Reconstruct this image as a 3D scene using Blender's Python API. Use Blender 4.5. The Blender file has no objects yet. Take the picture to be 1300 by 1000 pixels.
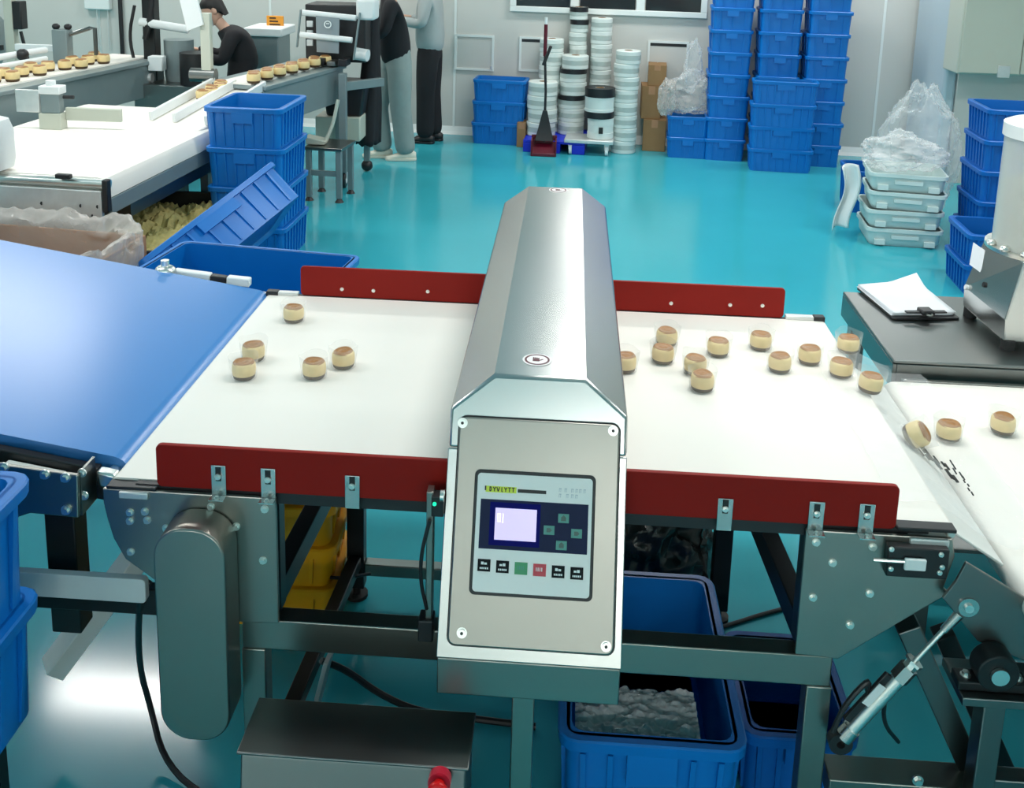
import bpy, bmesh, math, random
from mathutils import Vector, Matrix, noise
random.seed(7)
scn = bpy.context.scene
COL = scn.collection
# ------------------------------------------------------------------ camera
PITCH, YAW, ROLL = map(math.radians, (11.573, -3.204, 1.573))
FPX, CX, CY, HC = 1300.0, 650.0, 172.8, 2.1
def _axes():
    fwd = Vector((math.sin(YAW)*math.cos(PITCH), math.cos(YAW)*math.cos(PITCH), -math.sin(PITCH)))
    r = Vector((math.cos(YAW), -math.sin(YAW), 0)); u = r.cross(fwd)
    c, s = math.cos(ROLL), math.sin(ROLL)
    return c*r+s*u, -s*r+c*u, fwd
RT, UP, FW = _axes()
CAM = Vector((0, 0, HC))
cam_d = bpy.data.cameras.new('camera'); cam = bpy.data.objects.new('camera', cam_d); COL.objects.link(cam)
m = Matrix((RT, UP, -FW)).transposed().to_4x4(); m.translation = CAM
cam.matrix_world = m
cam_d.sensor_fit = 'HORIZONTAL'; cam_d.sensor_width = 36; cam_d.lens = 36*FPX/1300
cam_d.shift_y = -(500-CY)/1300; cam_d.clip_end = 60; cam_d.clip_start = .05
scn.camera = cam
scn.view_settings.view_transform = 'Standard'; scn.view_settings.look = 'None'
scn.view_settings.gamma = 1; scn.view_settings.use_curve_mapping = False
scn.view_settings.exposure = 0.28
try:
    scn.cycles.use_denoising = True
    scn.cycles.max_bounces = 8; scn.cycles.transparent_max_bounces = 12
    scn.cycles.sample_clamp_indirect = 4.0
except Exception: pass
# ------------------------------------------------------------------ world and lamps
world = bpy.data.worlds.new('world'); scn.world = world; world.use_nodes = True
world.node_tree.nodes['Background'].inputs[0].default_value = (.93, .97, 1, 1)
world.node_tree.nodes['Background'].inputs[1].default_value = .35
def lamp(x, y, sx, sy, power, z=3.12):
    d = bpy.data.lights.new('ceiling_led_and_fill', 'AREA'); d.shape = 'RECTANGLE'; d.size = sx; d.size_y = sy
    d.energy = power; d.color = (1.0, .975, .94)
    o = bpy.data.objects.new('ceiling_led_and_fill', d); COL.objects.link(o); o.location = (x, y, z)
LP = 33
for ly in (-6.2, 2.8, 5.95, 9.1):
    for lx in (-5.6, -2.8, .62, 3.0):
        lamp(lx, ly, 1.2, .3, LP*3.0 if ly < 0 else LP*(.88 if ly < 3 else 1))
# ------------------------------------------------------------------ pixel to place helpers (1300x1000 frame)
def ray(x, y): return (x-CX)/FPX*RT - (y-CY)/FPX*UP + FW
def ZP(x, y, z): d = ray(x, y); return CAM + d*((z-HC)/d.z)
def YP(x, y, Y): d = ray(x, y); return CAM + d*(Y/d.y)
def XP(x, y, X): d = ray(x, y); return CAM + d*(X/d.x)
def PP(x, y, p0, n): d = ray(x, y); return CAM + d*((p0-CAM).dot(n)/d.dot(n))
# ------------------------------------------------------------------ materials
def srgb(r, g, b):
    f = lambda c: (c/255)/12.92 if c/255 <= .04045 else ((c/255+.055)/1.055)**2.4
    return (f(r), f(g), f(b), 1)
MATS = {}
def mat(name, col, rough=.5, metal=0, var=0, vscale=8, bump=0, bscale=60, spec=None, emit=None, alpha=None, trans=0, stretch=None, coat=0, rvar=0):
    if name in MATS: return MATS[name]
    M = bpy.data.materials.new(name); M.use_nodes = True; nt = M.node_tree; b = nt.nodes['Principled BSDF']
    b.inputs['Base Color'].default_value = col; b.inputs['Roughness'].default_value = rough; b.inputs['Metallic'].default_value = metal
    if spec is not None: b.inputs['Specular IOR Level'].default_value = spec
    if coat: b.inputs['Coat Weight'].default_value = coat; b.inputs['Coat Roughness'].default_value = .08
    if emit: b.inputs['Emission Color'].default_value = emit[0]; b.inputs['Emission Strength'].default_value = emit[1]
    if trans: b.inputs['Transmission Weight'].default_value = trans
    tc = None
    def coord(sc):
        nonlocal tc
        tc = tc or nt.nodes.new('ShaderNodeTexCoord')
        mp = nt.nodes.new('ShaderNodeMapping'); nt.links.new(tc.outputs['Object'], mp.inputs[0])
        mp.inputs['Scale'].default_value = stretch or (1, 1, 1)
        n = nt.nodes.new('ShaderNodeTexNoise'); n.inputs['Scale'].default_value = sc; n.inputs['Detail'].default_value = 5
        nt.links.new(mp.outputs[0], n.inputs['Vector']); return n
    if var:
        n = coord(vscale); mx = nt.nodes.new('ShaderNodeMix'); mx.data_type = 'RGBA'
        mx.inputs['A'].default_value = tuple(c*(1-var) for c in col[:3])+(1,); mx.inputs['B'].default_value = tuple(min(1, c*(1+var)) for c in col[:3])+(1,)
        nt.links.new(n.outputs['Fac'], mx.inputs['Factor']); nt.links.new(mx.outputs['Result'], b.inputs['Base Color'])
    if rvar:
        n = coord(vscale*.7); mr = nt.nodes.new('ShaderNodeMapRange'); mr.inputs['From Min'].default_value = .3; mr.inputs['From Max'].default_value = .7
        mr.inputs['To Min'].default_value = max(.02, rough-rvar); mr.inputs['To Max'].default_value = rough+rvar
        nt.links.new(n.outputs['Fac'], mr.inputs['Value']); nt.links.new(mr.outputs['Result'], b.inputs['Roughness'])
    if bump:
        n = coord(bscale); bp = nt.nodes.new('ShaderNodeBump'); bp.inputs['Strength'].default_value = bump; bp.inputs['Distance'].default_value = .01
        nt.links.new(n.outputs['Fac'], bp.inputs['Height']); nt.links.new(bp.outputs['Normal'], b.inputs['Normal'])
    if alpha is not None:
        tr = nt.nodes.new('ShaderNodeBsdfTransparent'); mx = nt.nodes.new('ShaderNodeMixShader')
        lw = nt.nodes.new('ShaderNodeLayerWeight'); lw.inputs['Blend'].default_value = .35
        mr = nt.nodes.new('ShaderNodeMapRange'); mr.inputs['To Min'].default_value = alpha; mr.inputs['To Max'].default_value = min(1, alpha*2.6)
        nt.links.new(lw.outputs['Facing'], mr.inputs['Value']); nt.links.new(mr.outputs['Result'], mx.inputs['Fac'])
        nt.links.new(tr.outputs[0], mx.inputs[1]); nt.links.new(b.outputs[0], mx.inputs[2])
        nt.links.new(mx.outputs[0], nt.nodes['Material Output'].inputs['Surface'])
    MATS[name] = M; return M
STEEL = mat('brushed_steel', (.58, .58, .565, 1), .25, 1, rvar=.02, vscale=3, stretch=(1, .3, 1))
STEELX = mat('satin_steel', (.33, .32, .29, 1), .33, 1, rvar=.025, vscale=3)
DSTEEL = mat('dark_steel', (.2, .21, .205, 1), .34, 1, rvar=.03, vscale=4)
BRIGHT = mat('polished_steel', (.85, .84, .8, 1), .3, 1)
ALU = mat('aluminium_bar', (.7, .71, .7, 1), .4, .6, var=.12, vscale=20)
PALEBAR = mat('pale_satin_bar', srgb(226, 228, 224), .5, .1, var=.08, vscale=14)  # pale parts; on the stainless stand bars, overhead light put into the colour
GREYP = mat('grey_painted_steel', srgb(132, 146, 148), .4, .25, var=.06)
BLACK = mat('black_plastic', (.012, .012, .014, 1), .42)
DARKF = mat('dark_and_shaded_metal', (.02, .024, .026, 1), .4, .5)  # dark parts; on the main conveyor frame, stainless with dark reflections coloured in
RED = mat('red_guard_board', srgb(140, 14, 2), .55, spec=.25, var=.1, vscale=5, bump=.05, bscale=40)
BELTW = mat('white_belt', srgb(240, 236, 228), .55, var=.03, vscale=3)
BELTB = mat('blue_belt', srgb(62, 130, 200), .3, var=.05, vscale=2.5, spec=.8)
CRATE = mat('blue_crate_plastic', srgb(0, 114, 198), .38, var=.07, vscale=6)
CRATED = mat('deep_blue_crate_plastic', srgb(0, 98, 184), .4, var=.08, vscale=6)
YEL = mat('yellow_crate_plastic', srgb(236, 168, 12), .4, var=.08)
WHITEP = mat('white_plastic', srgb(232, 236, 236), .4, var=.03)
WTRAY = mat('white_tray_plastic', srgb(206, 222, 220), .45, var=.04)
WROLL = mat('white_film_roll', srgb(222, 230, 226), .35, var=.05, vscale=14)
WBAND = mat('translucent_film_band', srgb(178, 190, 186), .3, var=.1, vscale=14)
CARD = mat('cardboard', srgb(150, 116, 78), .85, var=.1, vscale=12)
CARDL = mat('carton_inside', srgb(176, 132, 98), .85, var=.1, vscale=7)
WALLM = mat('wall_panel_paint', srgb(204, 204, 199), .5, var=.02, vscale=1.2)
WALLB = mat('blue_grey_wall_paint', srgb(182, 198, 206), .5)
COVE = mat('white_cove_base', srgb(226, 232, 230), .45)
CEILM = mat('ceiling_paint', srgb(225, 228, 226), .7)
FLOORM = mat('teal_epoxy_floor', srgb(56, 172, 186), .15, var=.13, vscale=.9, bump=.012, bscale=5, rvar=.06)
GLASSD = mat('dark_window_glass', (.02, .025, .028, 1), .08)
CLEAR = mat('clear_plastic_film', (.9, .92, .92, 1), .15, alpha=.13, bump=.7, bscale=26)
CLEARB = mat('crumpled_clear_bag', (.93, .95, .95, 1), .14, alpha=.17, bump=.8, bscale=18)
SHINY = mat('shiny_crinkled_plastic', (.85, .88, .9, 1), .1, alpha=.5, bump=1, bscale=30)
CUPM = mat('clear_cup', (.93, .95, .95, 1), .08, alpha=.12)
HOPM = mat('frosted_hopper', (.8, .83, .8, 1), .2, alpha=.3)
HOPC = mat('pale_filling', srgb(196, 196, 180), .6)
LINER = mat('milky_liner', srgb(232, 226, 220), .2, alpha=.26, bump=.5, bscale=20)
BAGBLK = mat('black_shiny_bag', (.02, .022, .022, 1), .17, bump=.6, bscale=14)
BUNM = mat('cream_bun_side', srgb(230, 206, 150), .6, var=.1, vscale=60)
BUNT = mat('brown_baked_top', srgb(160, 112, 64), .45, var=.35, vscale=90)
BUND = mat('dark_baked_base', srgb(78, 58, 34), .6)
SCRAP = mat('food_scraps', srgb(196, 182, 116), .7, var=.35, vscale=30)
PAPER = mat('paper', srgb(240, 242, 246), .7)
KEYW = mat('keypad_white', srgb(253, 249, 246), .6, spec=.2)
KEYN = mat('keypad_navy', srgb(38, 44, 74), .6, spec=.15)
KEYF = mat('screen_frame_blue', srgb(8, 12, 104), .6, spec=.1)
LCD = mat('lcd_screen', srgb(222, 200, 250), .25, emit=(srgb(226, 204, 252), .42))
LCDL = mat('lcd_glyph', srgb(250, 240, 255), .3, emit=(srgb(250, 240, 255), .9))
TEALB = mat('teal_button', srgb(30, 138, 128), .35)
TEALD = mat('teal_arrow', srgb(10, 84, 78), .35)
GREENB = mat('green_button', srgb(8, 146, 92), .35)
REDB = mat('red_button', srgb(196, 30, 56), .35)
ESTOP = mat('red_emergency_button', srgb(214, 18, 20), .25)
KBLK = mat('black_button', srgb(24, 26, 30), .6, spec=.15)
LIME = mat('lime_print', srgb(222, 232, 70), .5)
INK = mat('dark_ink', srgb(26, 28, 26), .5)
GINK = mat('grey_ink', srgb(196, 198, 206), .5)
WINK = mat('white_ink', srgb(240, 244, 244), .5)
STWHITE = mat('sticker_white', srgb(244, 240, 240), .4)
STDARK = mat('sticker_maroon', srgb(92, 26, 38), .4)
RUBBER = mat('black_rubber', (.015, .015, .016, 1), .7)
MOPR = mat('maroon_plastic', srgb(92, 10, 34), .4)
SKIN = mat('skin', srgb(214, 170, 148), .5)
HAIR = mat('black_hair', (.012, .01, .01, 1), .5)
JEAN = mat('grey_green_denim', srgb(146, 160, 158), .85, var=.15, vscale=9, bump=.3, bscale=14)
CLBLK = mat('black_cloth', (.01, .01, .013, 1), .85, bump=.3, bscale=12)
CLGREY = mat('grey_cloth', srgb(170, 178, 178), .85, var=.06, bump=.3, bscale=12)
SHOEW = mat('off_white_shoe', srgb(232, 230, 214), .55)
ORANGE = mat('orange_sign', srgb(226, 150, 44), .5)
SBLUE = mat('strong_blue_pallet', srgb(10, 40, 200), .4)
LBLUE = mat('pale_blue_sheet', srgb(120, 180, 226), .4)
CABM = mat('warm_grey_cabinet', srgb(196, 200, 186), .45)
FILMG = mat('grey_packaging_film', srgb(150, 160, 166), .25)
FOAMB = mat('dirty_streak_film', (.7, .73, .73, 1), .12, alpha=.26, bump=.5, bscale=16)
GREENLED = mat('green_led', srgb(30, 200, 150), .3, emit=(srgb(30, 220, 160), 1.2))
# ------------------------------------------------------------------ mesh helpers
ORG = {}
class MB:
    def __init__(s, xf=None): s.v = []; s.f = []; s.xf = xf
    def add(s, vs, fs):
        b = len(s.v)
        s.v += [Vector(s.xf(Vector(p))) if s.xf else Vector(p) for p in vs]
        s.f += [tuple(b+i for i in f) for f in fs]; return s
    def box(s, a, b):
        x0, y0, z0 = a; x1, y1, z1 = b
        return s.add([(x0,y0,z0),(x1,y0,z0),(x1,y1,z0),(x0,y1,z0),(x0,y0,z1),(x1,y0,z1),(x1,y1,z1),(x0,y1,z1)],
                     [(3,2,1,0),(4,5,6,7),(0,1,5,4),(1,2,6,5),(2,3,7,6),(3,0,4,7)])
    def cbox(s, c, d, rot=None):
        M = rot or Matrix.Identity(3); c = Vector(c); h = Vector(d)/2
        vs = [c+M@Vector((sx*h.x, sy*h.y, sz*h.z)) for sz in (-1,1) for sx, sy in ((-1,-1),(1,-1),(1,1),(-1,1))]
        return s.add(vs, [(3,2,1,0),(4,5,6,7),(0,1,5,4),(1,2,6,5),(2,3,7,6),(3,0,4,7)])
    def bar(s, p0, p1, w, h, up=(0,0,1)):
        p0, p1 = Vector(p0), Vector(p1); d = (p1-p0).normalized(); u = Vector(up); sd = d.cross(u)
        if sd.length < 1e-4: sd = d.cross(Vector((0,1,0)))
        sd.normalize(); u = sd.cross(d)
        vs = [p+sd*a*w/2+u*b*h/2 for p in (p0,p1) for a, b in ((-1,-1),(1,-1),(1,1),(-1,1))]
        return s.add(vs, [(3,2,1,0),(4,5,6,7),(0,1,5,4),(1,2,6,5),(2,3,7,6),(3,0,4,7)])
    def prism(s, pts, ax, a0, a1):
        def mk(p, a): return {'x':(a,p[0],p[1]),'y':(p[0],a,p[1]),'z':(p[0],p[1],a)}[ax]
        n = len(pts); ar = sum(pts[i][0]*pts[(i+1)%n][1]-pts[(i+1)%n][0]*pts[i][1] for i in range(n))
        if (ar < 0) ^ (ax == 'y'): pts = pts[::-1]
        vs = [mk(p, a0) for p in pts]+[mk(p, a1) for p in pts]
        return s.add(vs, [tuple(range(n-1,-1,-1)), tuple(range(n,2*n))]+[(i,(i+1)%n,n+(i+1)%n,n+i) for i in range(n)])
    def cyl(s, p0, p1, r, n=16, r2=None):
        p0, p1 = Vector(p0), Vector(p1); r2 = r if r2 is None else r2; d = (p1-p0).normalized()
        a = d.orthogonal().normalized(); b = d.cross(a)
        vs = [p+(a*math.cos(t)+b*math.sin(t))*rr for p, rr in ((p0,r),(p1,r2)) for t in [2*math.pi*i/n for i in range(n)]]
        return s.add(vs, [tuple(range(n-1,-1,-1)), tuple(range(n,2*n))]+[(i,(i+1)%n,n+(i+1)%n,n+i) for i in range(n)])
    def tube(s, pts, r, n=8, sub=0):
        P = [Vector(p) for p in pts]
        for _ in range(sub):
            Q = [P[0]]
            for a, b in zip(P, P[1:]): Q += [a*.75+b*.25, a*.25+b*.75]
            P = Q+[P[-1]]
        rings = []; prev = None
        for i, p in enumerate(P):
            d = (P[min(i+1,len(P)-1)]-P[max(i-1,0)]).normalized()
            a = d.orthogonal() if prev is None else prev-d*prev.dot(d)
            a.normalize(); prev = a; b = d.cross(a)
            rr = r[i*len(r)//len(P)] if isinstance(r, (list,tuple)) else r
            rings.append([p+(a*math.cos(2*math.pi*k/n)+b*math.sin(2*math.pi*k/n))*rr for k in range(n)])
        return s.loft(rings)
    def loft(s, rings, caps=True):
        n = len(rings[0]); vs = [p for r in rings for p in r]; fs = []
        for i in range(len(rings)-1):
            for k in range(n): fs.append((i*n+k, i*n+(k+1)%n, (i+1)*n+(k+1)%n, (i+1)*n+k))
        if caps: fs += [tuple(range(n-1,-1,-1)), tuple((len(rings)-1)*n+k for k in range(n))]
        return s.add(vs, fs)
    def lathe(s, prof, c=(0,0,0), n=24, closed=False):
        c = Vector(c); rings = [[c+Vector((r*math.cos(2*math.pi*k/n), r*math.sin(2*math.pi*k/n), z)) for k in range(n)] for r, z in prof]
        if closed: rings.append(rings[0])
        return s.loft(rings, caps=not closed)
    def sphere(s, c, r, nu=16, nv=10):
        c = Vector(c); rx, ry, rz = r if isinstance(r, (tuple,list)) else (r,r,r); rings = []
        for j in range(1, nv):
            t = math.pi*j/nv-math.pi/2
            rings.append([c+Vector((rx*math.cos(t)*math.cos(2*math.pi*k/nu), ry*math.cos(t)*math.sin(2*math.pi*k/nu), rz*math.sin(t))) for k in range(nu)])
        return s.loft(rings)
    def grid(s, fn, nu, nv):
        vs = [fn(i/nu, j/nv) for j in range(nv+1) for i in range(nu+1)]
        return s.add(vs, [(j*(nu+1)+i, j*(nu+1)+i+1, (j+1)*(nu+1)+i+1, (j+1)*(nu+1)+i) for j in range(nv) for i in range(nu)])
    def mesh(s, name, m, org=Vector((0,0,0)), smooth=True, ang=35):
        me = bpy.data.meshes.new(name); me.from_pydata([tuple(p-org) for p in s.v], [], s.f); me.materials.append(m)
        if smooth:
            me.shade_smooth(); me.set_sharp_from_angle(angle=math.radians(ang))
        me.validate(); return me
    def build(s, name, m, parent=None, local=False, bev=0, smooth=True, solid=0, ang=35):
        if local: org = Vector((0,0,0))
        elif parent is not None: org = ORG.get(parent.name, Vector((0,0,0)))
        else:
            lo = [min(p[i] for p in s.v) for i in range(3)]; hi = [max(p[i] for p in s.v) for i in range(3)]
            org = Vector(((lo[0]+hi[0])/2, (lo[1]+hi[1])/2, lo[2]))
        o = bpy.data.objects.new(name, s.mesh(name, m, org, smooth, ang)); COL.objects.link(o)
        if parent is not None: o.parent = parent
        elif not local: o.location = org
        ORG[o.name] = org
        if solid:
            md = o.modifiers.new('solid', 'SOLIDIFY'); md.thickness = solid; md.offset = 0
        if bev:
            md = o.modifiers.new('bevel', 'BEVEL'); md.width = bev; md.segments = 2; md.limit_method = 'ANGLE'; md.angle_limit = math.radians(40)
        return o
def tag(o, label=None, cat=None, group=None, kind=None):
    if label: o['label'] = label
    if cat: o['category'] = cat
    if group: o['group'] = group
    if kind: o['kind'] = kind
    return o
def empty(name, loc=(0,0,0), rz=0, label=None, cat=None, group=None, rot=None):
    o = bpy.data.objects.new(name, None); COL.objects.link(o); o.empty_display_size = .1
    o.location = loc; o.rotation_euler = rot or (0, 0, rz); ORG[o.name] = Vector(loc)
    return tag(o, label, cat, group)
def children(o): return [c for c in COL.objects if c.parent == o]
def copy_tree(o, parent=None):
    c = o.copy(); COL.objects.link(c); c.parent = parent
    for ch in children(o): copy_tree(ch, c)
    return c
def inst(name, me, parent=None, loc=(0,0,0), rot=(0,0,0)):
    o = bpy.data.objects.new(name, me); COL.objects.link(o); o.parent = parent; o.location = loc; o.rotation_euler = rot
    ORG[o.name] = Vector(loc); return o
def rrect(x0, x1, y0, y1, r, n=5):
    pts = []
    for cx, cy, a0 in ((x1-r,y1-r,0),(x0+r,y1-r,90),(x0+r,y0+r,180),(x1-r,y0+r,270)):
        for i in range(n+1):
            a = math.radians(a0+90*i/n); pts.append((cx+r*math.cos(a), cy+r*math.sin(a)))
    return pts
def rotz(a): return Matrix.Rotation(a, 3, 'Z')
NTH = 'first second third fourth fifth sixth seventh eighth ninth tenth eleventh twelfth thirteenth fourteenth fifteenth'.split()
ORD = ['bottom', 'second', 'third', 'fourth', 'fifth', 'sixth', 'seventh', 'eighth', 'ninth']
# bolt mesh shared by everything: head axis along -Y (towards the viewer)
_b = MB(); _b.cyl((0,.002,0), (0,-.002,0), .011, 14); _b.cyl((0,-.002,0), (0,-.009,0), .0075, 6); BOLT = _b.mesh('bolt', BRIGHT)
def bolt(parent, p, sc=1, rot=(0,0,0), name='bolt'):
    o = inst(name, BOLT, parent, Vector(p)-ORG.get(parent.name, Vector((0,0,0))), rot); o.scale = (sc,)*3; return o
# ================================================================== SETTING
WA = Vector((-1.294, 10.262, 0)); WD = Vector((4.035, -.296, 0)).normalized(); WN = Vector((WD.y, -WD.x, 0))
WROT = math.atan2(WD.y, WD.x)
def st(o): return tag(o, kind='structure')
fl = st(MB().box((-8, -7, -.1), (5.2, 11.5, 0)).build('floor', FLOORM, smooth=False))
st(MB().box((-8, -7, 3.15), (5.2, 11.5, 3.25)).build('ceiling', CEILM, smooth=False))
def wallobj(name, s0, s1, z0, z1, w0, w1, m, parent=None):
    mb = MB(lambda p: WA + WD*p.x + WN*p.y + Vector((0,0,p.z)))
    return mb.box((s0, w0, z0), (s1, w1, z1))
wb = wallobj('', -7.2, 6.6, 0, 3.15, -.12, 0, None).build('wall_back', WALLM, smooth=False); st(wb)
st(MB().box((-8.1, -7, 0), (-8, 10.7, 3.15)).build('wall_left', WALLM, smooth=False))
st(MB().box((5.2, -7, 0), (5.3, 9.8, 3.15)).build('wall_right', WALLM, smooth=False))
st(MB().box((-8, -7.1, 0), (5.2, -7, 3.15)).build('wall_front', WALLM, smooth=False))
PIX = ZP(1180, 207, 0)   # pier that projects beside the tall crates and carries the grey cabinet
pier = MB().box((3.33, 8.95, 0), (5.2, 9.9, 3.15)).build('wall_pier', WALLM, smooth=False); st(pier)
st(MB().box((3.22, 8.97, .08), (3.33, 9.85, 3.15)).build('trim_1', WALLB, bev=.03))
def cove(mbp): return mbp
bb = MB(lambda p: WA + WD*p.x + WN*p.y + Vector((0,0,p.z))); bb.prism([(0.001,0),(.05,0),(.025,.03),(.001,.08)], 'x', -7.1, 4.62)
st(bb.build('baseboard_back', COVE, smooth=False))
def WQ(x, y):
    p = PP(x, y, WA, WN); q = p-WA; return q.dot(WD), p.z
def wmb(): return MB(lambda p: WA + WD*p.x + WN*p.y + Vector((0,0,p.z)))
# window strip along the top of the photo
s0, z0 = WQ(648, 10); s1, _ = WQ(897, 22); zb = (WQ(648, 10)[1]+WQ(897, 22)[1])/2-.02
win = empty('window_1', WA+WD*((s0+s1)/2)+Vector((0,0,zb))); st(win)
mb = wmb(); mb.box((s0,.001,zb),(s1,.05,zb+.055)); mb.box((s0,.001,zb+1.0),(s1,.05,zb+1.06)); mb.box((s0,.001,zb+.055),(s0+.06,.05,zb+1.0)); mb.box((s1-.06,.001,zb+.055),(s1,.05,zb+1.0))
mb.build('window_frame', COVE, win, smooth=False, bev=.006)
for k in range(1, 3):
    sx = s0+(s1-s0)*k/3
    wmb().box((sx-.04,.001,zb+.055),(sx+.04,.045,zb+1.0)).build('mullion', COVE, win, smooth=False)
for k in range(3):
    a = s0+(s1-s0)*k/3+.05; b = s0+(s1-s0)*(k+1)/3-.05
    wmb().box((a,.001,zb+.05),(b,.015,zb+1.0)).build('pane', GLASSD, win, smooth=False)
# access hatches in the wall panels
for (x0, y0, x1, y1), lab in (((578,43,628,88),'pale square wall hatch left of the floor mop'), ((660,46,692,90),'pale wall hatch behind the stacked white rolls'), ((823,51,875,112),'pale wall hatch above the cardboard boxes and plastic bag')):
    a, zt = WQ(x0, y0); b, _ = WQ(x1, y0); _, zl = WQ(x0, y1)
    h = empty('wall_hatch', WA+WD*((a+b)/2)+Vector((0,0,zl)), 0, lab, 'hatch', 'access hatches in the back wall')
    mb = wmb(); t = .022
    mb.box((a,.001,zl),(b,.02,zl+t)); mb.box((a,.001,zl+t),(a+t,.02,zt-t)); mb.box((b-t,.001,zl+t),(b,.02,zt-t)); mb.box((a,.001,zt-t),(b,.02,zt))
    mb.build('hatch_frame', COVE, h, smooth=False)
    wmb().box((a+t,.001,zl+t),(b-t,.012,zt-t-.03)).build('hatch_panel', WALLM, h, smooth=False)
    if x0 > 600: wmb().box((a+t,.001,zt-t-.03),(b-t,.014,zt-t)).build('gasket', BLACK, h, smooth=False)
    else: wmb().box((b-.03,.012,zl+.02),(b-.012,.03,zl+.05)).build('latch', BRIGHT, h, smooth=False)
# wall panel joints
for px in (130, 345, 577, 1115):
    s, _ = WQ(px, 100); st(wmb().box((s-.012,.0005,.08),(s+.012,.006,3.1)).build('trim_2' if px == 130 else 'trim_3', COVE, smooth=False))
# grey cabinet on the pier
YC = 8.6
a = YP(1215, 94, YC); b = YP(1375, 106, YC)
cb = empty('wall_cabinet', (a.x+.5, YC+.17, a.z), 0, 'warm grey wall cabinet hanging at the top right corner', 'cabinet')
MB().box((a.x, YC+.02, a.z), (a.x+1.2, 8.95, a.z+1.0)).build('cabinet_body', CABM, cb, bev=.012)
MB().box((a.x+.012, YC, a.z+.012), (a.x+.5, YC+.02, a.z+.99)).build('cabinet_door', CABM, cb, bev=.006)
MB().box((a.x+.508, YC, a.z+.012), (a.x+1.19, YC+.02, a.z+.99)).build('cabinet_door', CABM, cb, bev=.006)
p = YP(1274, 91, YC); MB().box((p.x-.05, YC-.008, p.z-.05), (p.x+.05, YC, p.z+.05)).build('name_plate', ALU, cb, bev=.003)
# ================================================================== MAIN CONVEYOR
BX0, BX1, BY0, BY1, BZ = -.965, .838, 1.985, 3.125, .9
YF = 1.965; YR = 3.13
cv = empty('belt_conveyor', (-.06, 2.55, 0), 0, 'steel framed conveyor with wide white belt and red side boards', 'conveyor')
r = .013; pts = []
for cx, a0 in ((BX1-r, 90), (BX0+r, 270)):
    for i in range(11): a = math.radians(a0-18*i); pts.append((cx+r*math.cos(a), BZ-r+r*math.sin(a)))
MB().prism(pts, 'y', BY0, BY1).build('belt', BELTW, cv)
for cx in (BX0+r, BX1-r):
    MB().cyl((cx, YF+.006, BZ-r), (cx, YR-.006, BZ-r), .008, 14).build('roller_shaft', BRIGHT, cv)
MB().box((BX0+.06, BY0+.004, BZ-2*r-.012), (BX1-.06, BY1-.004, BZ-2*r-.001)).build('belt_bed', BLACK, cv)
MB().box((BX0+.06, 1.968, BZ-.03), (BX1-.06, 1.983, BZ-.002)).build('bed_edge', BLACK, cv)
MB().box((BX0+.06, 3.1265, BZ-.03), (BX1-.06, 3.139, BZ+.0015)).build('bed_edge', BLACK, cv)
def ypoly(pl, Y): return [(YP(x, y, Y).x, YP(x, y, Y).z) for x, y in pl]
pl = ypoly(((133,619),(352,628),(356,787),(285,785),(208,739),(162,706),(147,680),(139,655),(134,634)), YF)
pr_ = ypoly(((1022,668),(1207,683),(1210,702),(1196,742),(1203,749),(1062,832),(1008,826)), YF)
pl[0] = (pl[0][0], .89); pl[1] = (pl[1][0], .89); pr_[0] = (pr_[0][0], .89); pr_[1] = (pr_[1][0], .889)
plates = []
for poly in (pl, pr_):
    for Y in (YF-.006, YR+.006):
        plates.append(MB().prism(poly, 'y', Y-.005, Y+.005).build('side_plate', STEELX, cv, bev=.0025, smooth=False))
for x, y in ((165,650),(165,661),(184,649),(187,660),(211,670),(166,700),(204,721),(268,643),(300,668),(336,646),(334,711),(292,858)):
    p = YP(x, y, YF-.012); bolt(cv, p, .8)
for x, y in ((1036,688),(1057,714),(1108,694),(1104,753),(1032,758),(1079,793)):
    p = YP(x, y, YF-.012); bolt(cv, p, .8)
# red side boards
for Y, sgn in ((YF-.004, -1), (YR+.004, 1)):
    pts = rrect(-.852, .706, BZ+.002, 1.0, .012, 4); pts = [(x, max(z, BZ+.002)) for x, z in pts]
    rb = MB().prism(pts, 'y', Y-.006+.0*sgn, Y+.006).build('guard_board', RED, cv, bev=.002, smooth=False)
    if sgn > 0:
        for x, y in ((434,367),(474,369),(543,370),(852,385),(927,387),(968,388)):
            p = YP(x, y, Y-.007); o = bolt(rb, p, .55); o.name = 'board_screw'
    else:
        for x, y, top in ((277,603,588),(340,607,592),(447,615,601),(921,644,630),(1037,650,634),(1101,652,637)):
            p = YP(x, y, Y-.01); w = .016; lo = BZ-.022 if x in (447, 921) else BZ-.008
            br = MB().box((p.x-w, Y-.0095, lo), (p.x+w, Y-.0065, YP(x, top, Y).z)).build('board_bracket', STEEL, rb, bev=.0012)
            MB().box((p.x-.006, Y-.0101, p.z-.014), (p.x+.006, Y-.0094, p.z+.018)).build('slot', BLACK, rb, smooth=False)
            o = bolt(rb, Vector((p.x, Y-.012, p.z-.003)), .62); o.name = 'bracket_bolt'
            if x not in (447, 921):
                MB().box((p.x-w, Y-.03, lo-.003), (p.x+w, Y-.0065, lo)).build('bracket_foot', STEEL, rb)
                o = bolt(rb, Vector((p.x, Y-.022, lo)), .55, (-math.pi/2, 0, 0)); o.name = 'foot_bolt'
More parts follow.
